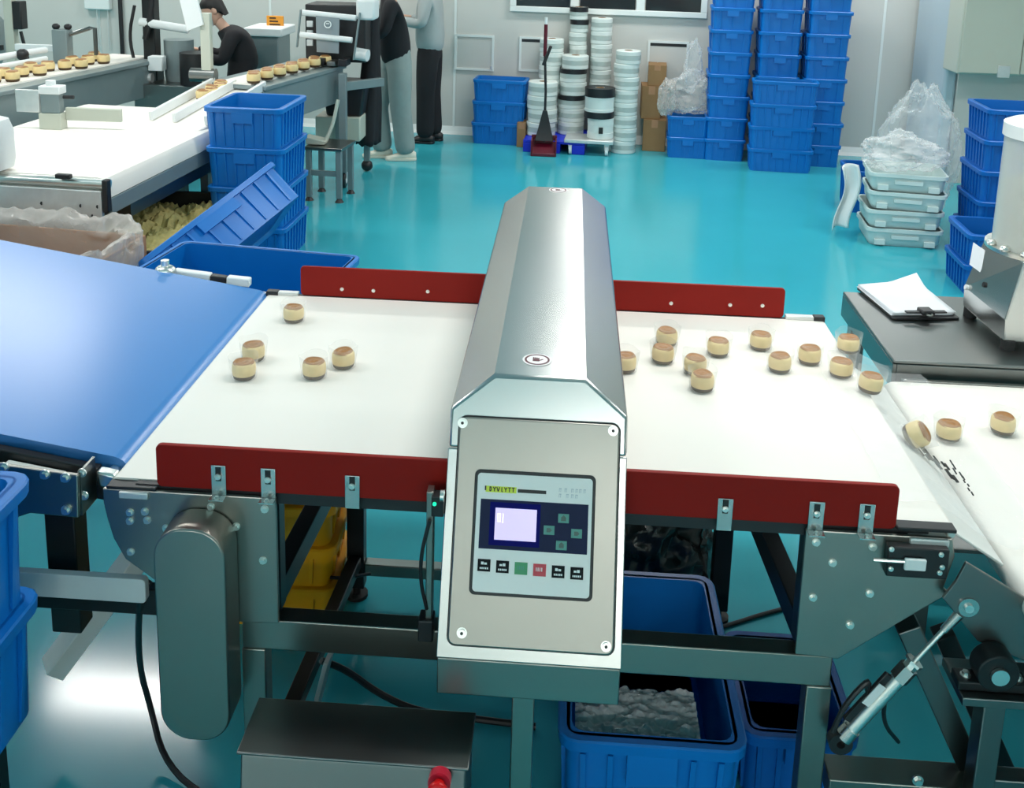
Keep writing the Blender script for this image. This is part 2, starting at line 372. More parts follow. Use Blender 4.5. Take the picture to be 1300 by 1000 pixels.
# end blocks on the bed in front of the boards
for xa, xb in (((-.935), (-.87)), ((.735), (.815))):
    for Y in (YF-.018,):
        MB().box((xa, Y, .872), (xb, BY0-.002, .888)).build('end_block', ALU, cv, bev=.003)
MB().box((.71, 1.955, .9), (.83, 1.985, .908)).build('end_cap_strip', BLACK, cv, bev=.002)
MB().box((-.965, 1.955, .888), (-.856, 1.985, .896)).build('end_cap_strip', BLACK, cv, bev=.002)
MB().box((.712, YR-.01, BZ), (.80, YR+.014, BZ+.012)).build('end_cap_strip', ALU, cv, bev=.002)
MB().box((.80, YR-.012, BZ-.005), (.835, YR+.016, BZ+.014)).build('end_cap_strip', BLACK, cv, bev=.003)
MB().box((-.94, YR-.01, BZ), (-.86, YR+.014, BZ+.01)).build('end_cap_strip', ALU, cv, bev=.002)
MB().box((-.965, YR-.012, BZ-.005), (-.925, YR+.016, BZ+.012)).build('end_cap_strip', BLACK, cv, bev=.003)
# frame: beams and legs
for Y in (YF+.028, YR-.028):
    MB().box((-.68, Y-.024, .51), (.61, Y+.024, .584)).build('frame_beam', STEELX, cv, bev=.003)
YRL = 2.87
for X, XR in ((-.655, -.615), (.587, .522)):
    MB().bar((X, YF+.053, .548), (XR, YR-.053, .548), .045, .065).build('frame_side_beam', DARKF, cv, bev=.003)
    for Xl, Y, mt in ((X, YF+.026, STEELX), (XR, YRL, DARKF)):  # rear legs are the same stainless, darkened to stand in for shade
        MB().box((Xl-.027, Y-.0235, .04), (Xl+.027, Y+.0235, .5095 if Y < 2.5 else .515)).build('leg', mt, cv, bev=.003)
        MB().cyl((Xl, Y, .0), (Xl, Y, .012), .035, 16).cyl((Xl, Y, .012), (Xl, Y, .04), .012, 12).build('levelling_foot', RUBBER, cv)
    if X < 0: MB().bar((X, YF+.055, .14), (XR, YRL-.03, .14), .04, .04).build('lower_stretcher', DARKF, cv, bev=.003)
for X in (-.62, .555):
    for Y in (2.02, 3.07):
        MB().box((X-.02, Y-.02, .585), (X+.02, Y+.02, .861)).build('bed_post', DARKF, cv)
MB().box((-.587, YRL-.02, .085), (.494, YRL+.02, .125)).build('lower_stretcher', STEELX, cv, bev=.003)
# drive belt cover (long rounded box)
a = YP(201, 700, 1.9); b = YP(291, 700, 1.9); zt = YP(250, 663, 1.9).z; zl = YP(238, 926, 1.9).z
pts = rrect(a.x, b.x, zl, zt, (b.x-a.x)*.44, 10)
dc = MB().prism(pts, 'y', 1.872, 1.953).build('drive_cover', STEELX, cv, bev=.004)
MB().box((.605, YF-.03, .8), (.7, YF-.0115, .8)).v
# belt tensioner block on the right plate
a = YP(1126, 689, YF-.02); b = YP(1199, 731, YF-.02)
tn = MB().box((a.x, YF-.034, b.z), (b.x, YF-.0115, a.z)).build('belt_tensioner', BLACK, cv, bev=.003)
c = YP(1161, 715, YF-.036); MB().box((c.x-.022, YF-.044, c.z-.013), (c.x+.022, YF-.0345, c.z+.013)).build('slide_block', WHITEP, tn, bev=.003)
MB().cyl((a.x-.03, YF-.038, c.z+.004), (c.x-.02, YF-.038, c.z+.004), .004, 8).build('adjusting_screw', BRIGHT, tn)
for x, y in ((1132,697),(1195,704),(1131,722),(1193,727),(1196,720)):
    o = bolt(tn, YP(x, y, YF-.036), .5); o.name = 'block_bolt'
# ================================================================== METAL DETECTOR HEAD
HX0, HX1 = -.225, .147; HM = (HX0+HX1)/2
SL = .414; F0 = Vector((HM, 1.8, .658)); FV = Vector((0, SL, 1)).normalized(); FN = Vector((0, -1, SL)).normalized()
def FP(x, y):
    p = PP(x, y, F0, FN)-F0; return p.x, p.dot(FV)
def fmb(): return MB(lambda p: F0 + Vector((p.x,0,0)) + FV*p.y + FN*p.z)
det = empty('metal_detector', (HM, 2.7, 0), 0, 'brushed steel tunnel metal detector straddling the white belt', 'metal detector')
ZS, ZT, YB = 1.105, 1.172, 3.632
hw = (HX1-HX0)/2; tw = .097
def fy(z): return 1.8+SL*(z-.658)
# upper tunnel: octagon-like roof, front face slopes
ZA = 1.03   # top of the aperture above the belt
sec = [(HX0, ZA), (HX1, ZA), (HX1, ZS), (HM+tw, ZT), (HM-tw, ZT), (HX0, ZS)]
mb = MB(); n = len(sec)
vs = [(x, fy(z), z) for x, z in sec]+[(x, YB, z) for x, z in sec]
mb.add(vs, [tuple(range(n)), tuple(range(2*n-1, n-1, -1))]+[(i, n+i, n+(i+1)%n, (i+1)%n) for i in range(n)])
hood = mb.build('tunnel_hood', STEEL, det, bev=.007)
# front and rear columns beside the belt, lower tunnel below it
mb = MB(); ZL = .655; yb = 1.945
mb.add([(HX0,fy(ZL),ZL),(HX1,fy(ZL),ZL),(HX1,yb,ZL),(HX0,yb,ZL),(HX0,fy(ZA),ZA),(HX1,fy(ZA),ZA),(HX1,fy(ZA)+.004,ZA),(HX0,fy(ZA)+.004,ZA)],
       [(3,2,1,0),(4,5,6,7),(0,1,5,4),(1,2,6,5),(2,3,7,6),(3,0,4,7)])
mb.build('front_column', STEEL, det, bev=.004)
MB().box((HX0, 3.16, .655), (HX1, YB, ZA)).build('rear_column', STEEL, det, bev=.004)
MB().box((HX0, 1.948, .655), (HX1, 3.158, .775)).build('lower_coil_box', STEELX, det, bev=.004)
MB().box((HX0+.002, 1.8, .571), (HX1-.002, 1.94, .654)).build('base_box', STEELX, det, bev=.003)
p0 = YP(650, 900, 1.85); p1 = YP(678, 900, 1.85)
MB().box((p0.x, 1.83, .03), (p1.x, 1.878, .57)).build('stand_post', STEELX, det, bev=.003)
MB().box((p0.x-.12, 1.76, 0), (p1.x+.12, 1.94, .03)).build('stand_foot', STEELX, det, bev=.003)
MB().box((HM-.03, 3.55, .0), (HM+.03, 3.61, .655)).build('stand_post', STEELX, det, bev=.003)
# door plate
c = [FP(*q) for q in ((584,527),(787,540),(778,831),(569,816))]
u0 = (c[0][0]+c[3][0])/2; u1 = (c[1][0]+c[2][0])/2; v1 = (c[0][1]+c[1][1])/2; v0 = (c[2][1]+c[3][1])/2
gk = fmb().prism(rrect(u0-.003, u1+.003, v0-.003, v1+.003, .018), 'z', .0005, .003).build('door_gasket', BLACK, det)
door = fmb().prism(rrect(u0, u1, v0, v1, .016), 'z', .003, .011).build('front_door', STEELX, det, bev=.003)
for q in ((588,536),(778,546),(587,801),(769,818)):
    u, v = FP(*q); sc = fmb(); sc.cyl((u,v,.011), (u,v,.0125), .0105, 18); sc.cyl((u,v,.0125), (u,v,.017), .0075, 14)
    scr = sc.build('door_screw', BRIGHT, det); fmb().cyl((u,v,.0168), (u,v,.0174), .0034, 6).build('hex_socket', BLACK, scr)
# keypad
k = [FP(*q) for q in ((603,592),(757,605),(751,763),(597,751))]
ku0 = (k[0][0]+k[3][0])/2; ku1 = (k[1][0]+k[2][0])/2; kv1 = (k[0][1]+k[1][1])/2; kv0 = (k[2][1]+k[3][1])/2
KW, KH = ku1-ku0, kv1-kv0
kp = fmb().prism(rrect(ku0, ku1, kv0, kv1, .011), 'z', .011, .0145).build('keypad', DARKF, det, bev=.001)
e = .0065
fmb().prism(rrect(ku0+e, ku1-e, kv0+e, kv1-e, .007), 'z', .0145, .0152).build('keypad_sheet', KEYW, kp, smooth=False)
def kq(a, b): return ku0+KW*a, kv1-KH*b     # fractions across / down
def krect(a0, a1, b0, b1, z0, z1, name, m, par=kp):
    x0, y1 = kq(a0, b0); x1, y0 = kq(a1, b1); return fmb().box((x0,y0,z0), (x1,y1,z1)).build(name, m, par, smooth=False)
krect(.06, .945, .235, .632, .0152, .0157, 'display_strip', KEYN)
sf = krect(.14, .555, .255, .60, .0157, .0162, 'screen_frame', KEYF)
scn_ = krect(.185, .525, .30, .555, .0162, .0165, 'screen', LCD)
mbg = fmb()
for a0, a1, b0, b1 in ((.205,.213,.345,.41),(.222,.230,.345,.41),(.205,.23,.345,.352),(.205,.23,.405,.412),(.245,.253,.345,.42)):
    x0, y1 = kq(a0,b0); x1, y0 = kq(a1,b1); mbg.box((x0,y0,.0165),(x1,y1,.0167))
mbg.build('screen_digits', LCDL, kp, smooth=False)
# printed header: lime block with dark teeth-like lettering, black bar, grey lines
krect(.095, .35, .128, .178, .0152, .0154, 'logo_block', LIME)
krect(.36, .595, .142, .17, .0152, .0155, 'logo_bar', INK)
mbg = fmb(); x = .1
for i, ch in enumerate('DYVIYTT'):
    w = .026; x = .125+i*.031
    def st_(pts, wd=.0011):
        for (a,b), (c_,d) in zip(pts, pts[1:]):
            p = Vector((*kq(x+w*a, .134+.036*b), .0156)); q = Vector((*kq(x+w*c_, .134+.036*d), .0156)); mbg.bar(p, q, wd*1.7, .0003, (0,0,1))
    if ch == 'D': st_(((.2,0),(.2,1),(.6,.85),(.7,.5),(.6,.1),(.2,0)))
    if ch == 'Y': st_(((0,0),(.45,.5),(.9,0))); st_(((.45,.5),(.45,1)))
    if ch == 'V': st_(((0,0),(.45,1),(.9,0)))
    if ch == 'I': st_(((.4,0),(.4,1),(.7,1)))
    if ch == 'T': st_(((0,.05),(.9,.05))); st_(((.45,0),(.45,1)))
mbg.build('logo_lettering', INK, kp, smooth=False)
krect(.088, .1, .128, .165, .0152, .0156, 'logo_mark', INK)
mbg = fmb()
for row, (b0, cells) in enumerate(((.115,(0,.045,.10,.135,.165,.2)),(.16,(.0,.06,.1,.135)))):
    for cxx in cells:
        for da, db, ea, eb in ((0,0,.004,.03),(0,0,.02,.005),(.012,.0,.016,.03)):
            x0, y1 = kq(.7+cxx+da, b0+db); x1, y0 = kq(.7+cxx+max(ea,da+.004), b0+max(eb,db+.004)); mbg.box((x0,y0,.0152),(x1,y1,.0154))
mbg.build('faint_print', GINK, kp, smooth=False)
for a, b, d in ((.745,.355,'u'),(.63,.455,'l'),(.855,.47,'r'),(.735,.57,'d')):
    bt = krect(a-.044, a+.044, b-.036, b+.036, .0157, .0168, 'arrow_button', TEALB, det)
    x, y = kq(a, b); mb = fmb(); w = KW*.02
    mb.prism([(x-w,y-w),(x+w,y-w),(x+w,y+w*.4),(x,y+w*1.3),(x-w,y+w*.4)] if d in 'ud' else [(x-w,y-w*.8),(x+w*.4,y-w*.8),(x+w*1.2,y),(x+w*.4,y+w*.8),(x-w,y+w*.8)], 'z', .0168, .0171)
    mb.build('arrow_print', TEALD, bt, smooth=False)
for i, m_ in enumerate((KBLK, KBLK, GREENB, REDB, KBLK, KBLK)):
    a = .113+i*.151; b = .763+.004*i
    bt = krect(a-.052, a+.052, b-.048, b+.048, .0152, .0164, 'function_button', m_, det)
    mb = fmb(); ink = WINK if i not in (2, 3) else (TEALB if i == 2 else STWHITE)
    if i in (2, 3):
        for j in range(4):
            x0, y1 = kq(a-.03+j*.015, b-.02); x1, y0 = kq(a-.024+j*.015, b+.01); mb.box((x0,y0,.0164),(x1,y1,.0166))
    else:
        for j in range(2):
            x0, y1 = kq(a-.025+j*.026, b-.028+.006*((i+j) % 2)); x1, y0 = kq(a-.003+j*.026, b-.006); mb.box((x0,y0,.0164),(x1,y1,.0166))
        for j in range(5):
            x0, y1 = kq(a-.034+j*.0145, b+.015); x1, y0 = kq(a-.024+j*.0145, b+.03); mb.box((x0,y0,.0164),(x1,y1,.0166))
    mb.build('button_print', ink, bt, smooth=False)
# round warning stickers on the roof
for q, rr in (((682,457),.032),((709,241.5),.034)):
    c = ZP(q[0], q[1], ZT); mb = MB(); mb.cyl((c.x,c.y,ZT+.0004), (c.x,c.y,ZT+.0012), rr, 32); sk = mb.build('warning_sticker', STWHITE, det)
    ring = MB().lathe([(rr*.72,0),(rr*.86,0),(rr*.86,.0005),(rr*.72,.0005)], (c.x,c.y,ZT+.0012), 32, True); ring.build('sticker_ring', STDARK, sk)
    mb = MB(); z = ZT+.0012; w = rr*.3
    mb.box((c.x-w,c.y-w*.9,z),(c.x+w*.5,c.y+w*.5,z+.0005))
    for j in range(4): mb.box((c.x-w+j*w*.4,c.y+w*.4,z),(c.x-w+j*w*.4+w*.3,c.y+w*(1.2-.1*j),z+.0005))
    mb.bar((c.x+w*.4,c.y-w*.5,z+.0003),(c.x+w*1.3,c.y+w*.2,z+.0003),w*.35,.0005)
    mb.build('hand_symbol', STDARK, sk, smooth=False)
# photo-eye sensor at the left flank
a = YP(549, 615, 1.93); b = YP(557, 800, 1.93)
sn = MB().box((a.x-.008, 1.90, b.z+.03), (a.x+.006, 1.93, a.z)).build('sensor_rail', STEELX, det, bev=.002)
MB().box((a.x+.003, 1.892, a.z-.05), (HX0-.0005, 1.92, a.z-.005)).build('photo_eye', BLACK, det, bev=.002)
MB().cyl((a.x+.01, 1.892, a.z-.02), (a.x+.01, 1.889, a.z-.02), .004, 10).build('indicator_light', GREENLED, det)
MB().tube([(a.x, 1.895, a.z-.06), (a.x-.016, 1.89, a.z-.13), (a.x-.018, 1.892, a.z-.2), (a.x-.005, 1.9, a.z-.27)], .004, 8, 2).build('sensor_cable', BLACK, det)
MB().box((a.x-.022, 1.89, b.z+.0), (a.x+.01, 1.93, b.z+.05)).build('hinge_block', BLACK, det, bev=.003)
MB().cyl((HX0-.008, 1.9, a.z-.006),(HX0-.0005, 1.9, a.z-.006), .012, 12).build('side_knob', BRIGHT, det)
# ================================================================== BUNS
N = 28
body = MB().lathe([(.0,.004),(.026,.004),(.03,.010),(.0315,.022),(.0305,.034),(.027,.039),(.0,.039)], n=N).mesh('bun', BUNM, ang=60)
base = MB().lathe([(.0,.0),(.024,.0),(.028,.003),(.0305,.0105),(.0298,.0108),(.0,.0102)], n=N).mesh('bun_base', BUND, ang=60)
def _crust(u, v):
    a = u*2*math.pi; rr = v*.0285; z = .0408+.0012*math.sin(v*9)+.0012*math.cos(2*a)*v - (.004 if v > .9 else 0)
    return (rr*math.cos(a), rr*math.sin(a), z)
crust = MB().grid(_crust, 28, 6).mesh('crust', BUNT, ang=80)
cup = MB().lathe([(.029,.0005),(.034,.004),(.0375,.05),(.041,.0515),(.041,.0525),(.037,.0515),(.0335,.006)], n=N).mesh('clear_cup', CUPM, ang=60)
cup = bpy.data.meshes.new('x') and cup
def _wr(u, v):
    a = u*2*math.pi; rr = .0335+.006*v+.0015*math.sin(5*a)*v; return (rr*math.cos(a), rr*math.sin(a), .0015+.052*v+.003*math.sin(3*a)*v)
wrapm = MB().grid(_wr, 32, 5).mesh('wrapper', CUPM, ang=80)
def bun(p, label, rot=(0,0,0), sc=1, grp='buns on the white belts', parts=True):
    r = empty('baked_bun', p, 0, label, 'bun', grp, rot); r.scale = (sc, sc, sc*1.15)
    inst('bun_side', body, r); inst('bun_base', base, r); inst('crust', crust, r, rot=(0,0,random.random()*6))
    if parts: inst('wrapper', wrapm, r, rot=(0,0,random.random()*6))
    return r
BUNS = [(373,411,'bun alone near the rear red board, left of the detector'), (322,460,'rear bun of the touching pair nearest the blue belt'),
 (310,483,'front bun of the touching pair nearest the blue belt'), (399,482,'bun in the middle of the left belt half, left of its neighbour'),
 (436,469,'bun nearest the detector on the left belt half'), (846,441,'rear bun of the pair just right of the detector'),
 (841,463,'front bun of the pair just right of the detector'), (882,477,'paler bun partly hidden behind the frontmost bun on the right'),
 (891,498,'frontmost bun on the right half of the main belt'), (911,454,'bun standing alone right of the pair by the detector'),
 (965,446,'bun closest to the rear red board on the right half'), (989,474,'bun in front of the one by the rear red board'),
 (1027,464,'middle bun of the right half, left of the plastic strip'), (1076,450,'bun inside the clear plastic at the far belt corner'),
 (1067,481,'bun just left of the plastic strip, near the belt end')]
for x, y, lab in BUNS: bun(ZP(x, y-4, BZ+.0004), 'cream '+lab, (0,0,random.random()*6))
p = ZP(793, 470, BZ+.0004); p.x = max(p.x, HX1+.004); bun(p, 'cream bun half hidden behind the right flank of the detector')
# ================================================================== RIGHT TRANSFER CONVEYOR
RZ, RX0, RY0, RY1 = .80, .965, 1.6, 2.915
rc = empty('transfer_conveyor', (1.6, 2.3, 0), 0, 'lower white belt conveyor at the right edge taking the buns', 'conveyor')
r = .035; pts = []
for cx, a0 in ((2.5-r, 90), (RX0+r, 270)):
    for i in range(11): a = math.radians(a0-18*i); pts.append((cx+r*math.cos(a), RZ-r+r*math.sin(a)))
MB().prism(pts, 'y', RY0, RY1).build('belt', BELTW, rc)
MB().cyl((RX0+r, RY0-.02, RZ-r), (RX0+r, RY1+.02, RZ-r), .012, 12).build('roller_shaft', BRIGHT, rc)
MB().box((RX0+.06, RY1+.002, RZ-.1), (2.5, RY1+.02, RZ+.004)).build('side_rail', STEELX, rc, bev=.002)
MB().box((RX0+.02, 1.98, RZ-.075), (2.45, 2.88, RZ-.072)).build('belt_bed', DSTEEL, rc)
sp = MB().bar((.842, 2.45, .868), (.962, 2.45, .792), .86, .006); sp.build('slide_plate', PALEBAR, rc, bev=.002)
# near flank under the belt: folded plate, bearing, post
YN = 1.93
pts = ypoly(((1213,736),(1226,712),(1300,757),(1360,800),(1330,850),(1240,812),(1196,758)), YN)
MB().prism(pts, 'y', YN-.004, YN+.004).build('folded_plate', DSTEEL, rc, bev=.002, smooth=False)
c = YP(1262, 846, YN-.03)
bh = MB().cyl((c.x, YN-.055, c.z), (c.x, YN-.006, c.z), .042, 28).box((c.x-.075, YN-.05, c.z-.045), (c.x+.07, YN-.006, c.z-.025)).build('bearing_block', DARKF, rc, bev=.003)
MB().lathe([(.02,0),(.034,0),(.034,.004),(.02,.004)], (0,0,0), 24, True).xf
MB().cyl((c.x, YN-.064, c.z), (c.x, YN-.056, c.z), .018, 20).build('shaft_end', BRIGHT, bh)
for dx in (-.055, .05): o = bolt(bh, (c.x+dx, YN-.03, c.z-.024), 1.0, (-math.pi/2,0,0)); o.name = 'bearing_bolt'
a = YP(1212, 880, YN-.03); MB().box((a.x, YN-.07, c.z-.065), (a.x+.2, YN+.05, c.z-.046)).build('bearing_shelf', DSTEEL, rc, bev=.002)
MB().bar(YP(1243, 800, YN+.03), YP(1252, 815, YN+.03), .02, .02).v
p0 = YP(1240, 900, YN); p1 = YP(1268, 900, YN)
MB().box((p0.x, YN-.03, 0), (p1.x, YN+.02, c.z-.066)).build('leg', DSTEEL, rc, bev=.003)
MB().box((2.3, YN-.03, 0), (2.36, YN+.02, RZ-.08)).build('leg', DSTEEL, rc, bev=.003)
for X in (1.1, 2.3): MB().box((X, 2.84, 0), (X+.05, 2.89, RZ-.08)).build('leg', DSTEEL, rc, bev=.003)
MB().bar(YP(1150, 790, 2.02), YP(1236, 985, 2.02), .05, .05, (0,1,0)).build('diagonal_brace', DSTEEL, rc, bev=.003)
MB().bar(YP(1196, 800, 2.12), YP(1290, 1010, 2.12), .045, .05, (0,1,0)).build('diagonal_brace', DARKF, rc, bev=.003)
a = YP(1050, 978, 1.97)
MB().box((a.x, 1.945, a.z-.055), (a.x+.62, 2.02, a.z)).build('lower_beam', STEELX, rc, bev=.003)
MB().box((p1.x, YN-.02, .30), (2.3, YN+.02, .36)).build('cross_beam', DSTEEL, rc, bev=.003)
o = bolt(rc, YP(1165, 990, 1.94), 1.1)
# clear film bridging the two belts
E0 = [ZP(1062,440,BZ), ZP(1225,640,BZ)]
def film(u, v):
    y = 2.05+.95*v; x = .73+.36*u
    t = max(0, min(1, (x-.80)/.2)); z = BZ+.006 - (BZ-RZ)*(3*t*t-2*t**3)
    z += .010*noise.noise((u*5, v*14, 1.3))+.006
    return (x+.05*(v-.5)*0, y, z)
fo = MB().grid(film, 26, 60).build('film_sheet', CLEAR, None, smooth=True, ang=80); tag(fo, 'clear plastic film sheet bridging the gap between the two white belts', 'film')
mbs = MB()
for i in range(16):
    t = i/15; a = Vector((1166+44*t+random.uniform(-5,5), 566+38*t+random.uniform(-4,4))); ln = random.uniform(4, 13)
    pa = ZP(a.x, a.y, RZ+.03); pb = ZP(a.x+ln*.75, a.y+ln, RZ+.028); mbs.bar(pa, pb, random.uniform(.003,.007), .002)
for i in range(9):
    t = i/8; a = Vector((1205+30*t+random.uniform(-3,3), 584+40*t)); ln = random.uniform(3, 8)
    mbs.bar(ZP(a.x, a.y, RZ+.028), ZP(a.x+ln*.6, a.y+ln, RZ+.026), .003, .002)
mbs.build('dark_smears', INK, fo, smooth=False)
bun(ZP(1103, 496, BZ+.004), 'cream bun lying on the plastic strip at the main belt end', (0, .12, 0))
bun(ZP(1152, 556, .853), 'cream bun tipping over the gap on its side between belts', (0, .95, -.35), 1.05)
bun(ZP(1203, 557, RZ+.003), 'cream bun on the lower belt beside the plastic strip', (0, 0, 1))
bun(ZP(1272, 548, RZ+.003), 'cream bun on the lower belt at the right edge', (0, 0, 2))
# pneumatic cylinder
A = YP(1066, 940, 1.93); B = YP(1228, 768, 1.93); D = (B-A)
pc = empty('pneumatic_cylinder', A, 0, 'chrome pneumatic cylinder slanting below the right end of the conveyor', 'cylinder')
def L_(t): return A+D*t
MB().cyl(L_(.03), L_(.52), .016, 20).build('barrel', BRIGHT, pc)
MB().cyl(L_(.03), L_(.1), .019, 20).build('end_cap', STEEL, pc)
MB().cyl(L_(.47), L_(.555), .02, 6).build('end_cap', STEEL, pc)
MB().cyl(L_(.555), L_(.585), .014, 8).cyl(L_(.585), L_(.6), .02, 6).build('gland_nut', BRIGHT, pc)
MB().cyl(L_(.6), L_(.83), .0055, 12).build('piston_rod', BRIGHT, pc)
MB().cyl(L_(.82), L_(.94), .0085, 12, .011).build('rod_clevis', STEEL, pc)
MB().lathe([(.010,-.009),(.021,-.009),(.021,.009),(.010,.009)], (0,0,0), 20, True).v
mb = MB(lambda p: B+Vector((p.x, p.z, p.y))); mb.lathe([(.009,-.009),(.021,-.009),(.021,.009),(.009,.009)], (0,0,0), 20, True); mb.build('rod_eye', STEEL, pc)
MB().cyl(B+Vector((0,-.014,0)), B+Vector((0,.02,0)), .009, 14).build('pivot_pin', BRIGHT, pc)
mb = MB(lambda p: A+Vector((p.x, p.z, p.y))); mb.lathe([(.009,-.012),(.025,-.012),(.025,.012),(.009,.012)], (0,0,0), 20, True); mb.build('tail_eye', BLACK, pc)
sd = D.normalized().cross(Vector((0,1,0))).normalized(); sd = sd if sd.x < 0 else -sd
MB().bar(L_(.12)+sd*.02, L_(.46)+sd*.02, .02, .010, (0,1,0)).build('position_sensor', BLACK, pc, bev=.002)
MB().bar(L_(.26)+sd*.022+Vector((0,-.011,0)), L_(.4)+sd*.022+Vector((0,-.011,0)), .018, .002, (0,1,0)).build('sensor_label', WHITEP, pc)
tag(MB().tube([A+Vector((-.02,-.01,.03)), A+Vector((.0,-.01,.1)), A+Vector((.05,.0,.16)), L_(.3)+sd*.03, L_(.34)], .006, 8, 2).build('air_hose', BLACK), 'short black air hose looping beside the chrome cylinder', 'hose')
q = L_(.35)
tag(MB().tube([q+Vector((.02,.05,-.03)), q+Vector((.06,.15,-.12)), q+Vector((.08,.2,-.24)), q+Vector((.14,.25,-.33))], .005, 8, 2).build('air_hose', BLACK), 'thin dark hose trailing behind the chrome cylinder towards the floor', 'hose')
# ================================================================== BLUE INCLINED CONVEYOR
bc = empty('inclined_conveyor', (-1.6, 2.55, 0), 0, 'inclined conveyor with a wide glossy blue belt at the left', 'conveyor')
ang = math.atan(.152); NX, NZ = -.985, .878
def bxf(p):   # local: x = distance up the belt (to the left), z normal
    return Vector((NX-p.x*math.cos(ang)-p.z*math.sin(ang)*-1*-1, p.y, NZ+p.x*math.sin(ang)+p.z*math.cos(ang)))
BL = 2.6; r = .034; pts = []
for cx, a0 in ((BL, 90), (0, 270)):
    for i in range(11): a = math.radians(a0-18*i); pts.append((cx+r*math.cos(a), r*math.sin(a)))
def bmb(): return MB(bxf)
b_ = bmb().prism(pts, 'y', 2.05, 3.13); b_.f = [f[::-1] for f in b_.f]; b_.build('belt', BELTB, bc)
bmb().cyl((0,2.03,0),(0,3.15,0),.013,14).build('roller_shaft', BRIGHT, bc)
def fl_(mb): mb.f = [f[::-1] for f in mb.f]; return mb
fl_(bmb().box((.03,2.022,-.028),(BL,2.046,.012))).build('side_rail', BLACK, bc, bev=.003)
fl_(bmb().box((-.02,3.135,-.03),(BL,3.16,.02))).build('side_rail', ALU, bc, bev=.003)
fl_(bmb().box((.0,2.03,-.07),(.1,2.042,.0))).build('nose_arm', DARKF, bc, bev=.002)
fl_(bmb().box((-.022,2.0,-.018),(.022,2.03,.02))).build('nose_bearing', BRIGHT, bc, bev=.006)
for x0, x1 in ((.1,.235),(.36,.62)):
    o = fl_(bmb().box((x0,1.953,-.05),(x1,2.02,-.005))).build('clamp_block', PALEBAR, bc, bev=.004)
pg = ypoly(((16,582),(98,608),(101,655),(60,648),(10,640)), 1.94)
pg = [(-1.35, .955), (YP(100,602,1.945).x, YP(100,602,1.945).z), (YP(101,656,1.945).x, YP(101,656,1.945).z), (YP(40,650,1.945).x, YP(40,650,1.945).z), (-1.35, .74)]
MB().prism(pg, 'y', 1.94, 1.951).build('end_plate', STEELX, bc, bev=.003, smooth=False)
MB().box((pg[1][0]-.006, 1.9515, pg[2][1]), (pg[1][0], 2.02, pg[1][1])).build('end_plate_return', DSTEEL, bc)
for x, y in ((57,602),(83,606),(84,647),(5,593)): bolt(bc, YP(x, y, 1.938), 1.0)
for x, y in ((104,600),(107,629)): bolt(bc, YP(x, y, 1.96), .9)
# far side fittings
for x, nm, m_ in ((210,'tension_knob',BRIGHT),):
    c = YP(x, 343, 3.15); MB().sphere(c, (.035,.03,.02), 14, 8).cyl(c+Vector((0,0,.01)), c+Vector((0,0,.035)), .014, 12).build(nm, m_, bc)
for xa, xb, ya, yb_, m_ in ((222,268,346,352,WHITEP),(268,288,353,356,BLACK),(289,318,355,358,WHITEP)):
    a = YP(xa, ya, 3.17); b = YP(xb, yb_, 3.17); MB().bar(a, b, .03, .028).build('slide_strip', m_, bc, bev=.004)
# stand
p = YP(80, 690, 2.05); MB().box((p.x-.035, 2.04, .46), (p.x+.035, 2.10, .80)).build('stand_leg', DARKF, bc, bev=.003)
p2 = p.copy(); MB().box((p.x-.03, 2.9, .0), (p.x+.03, 2.96, .8)).build('stand_leg', DSTEEL, bc, bev=.003)
a = YP(20, 732, 1.98); b = YP(190, 732, 1.98)
MB().prism(rrect(a.x-.5, b.x, a.z-.028, a.z+.03, .01), 'y', 1.955, 1.975).build('stand_rail', PALEBAR, bc, bev=.002)
MB().box((a.x-.5, 2.005, a.z-.095), (b.x+.08, 2.035, a.z-.03)).build('stand_rail', DARKF, bc, bev=.003)
a = ZP(180, 705, .42); b = ZP(70, 835, .2)
MB().bar(ZP(178, 700, .43), ZP(66, 850, .17), .075, .05, (0,0,1)).build('diagonal_strut', PALEBAR, bc, bev=.003)
MB().box((-2.4, 2.03, 0), (-2.34, 2.09, .95)).build('stand_leg', DSTEEL, bc, bev=.003)
MB().box((-2.4, 2.9, 0), (-2.34, 2.96, .95)).build('stand_leg', DSTEEL, bc, bev=.003)
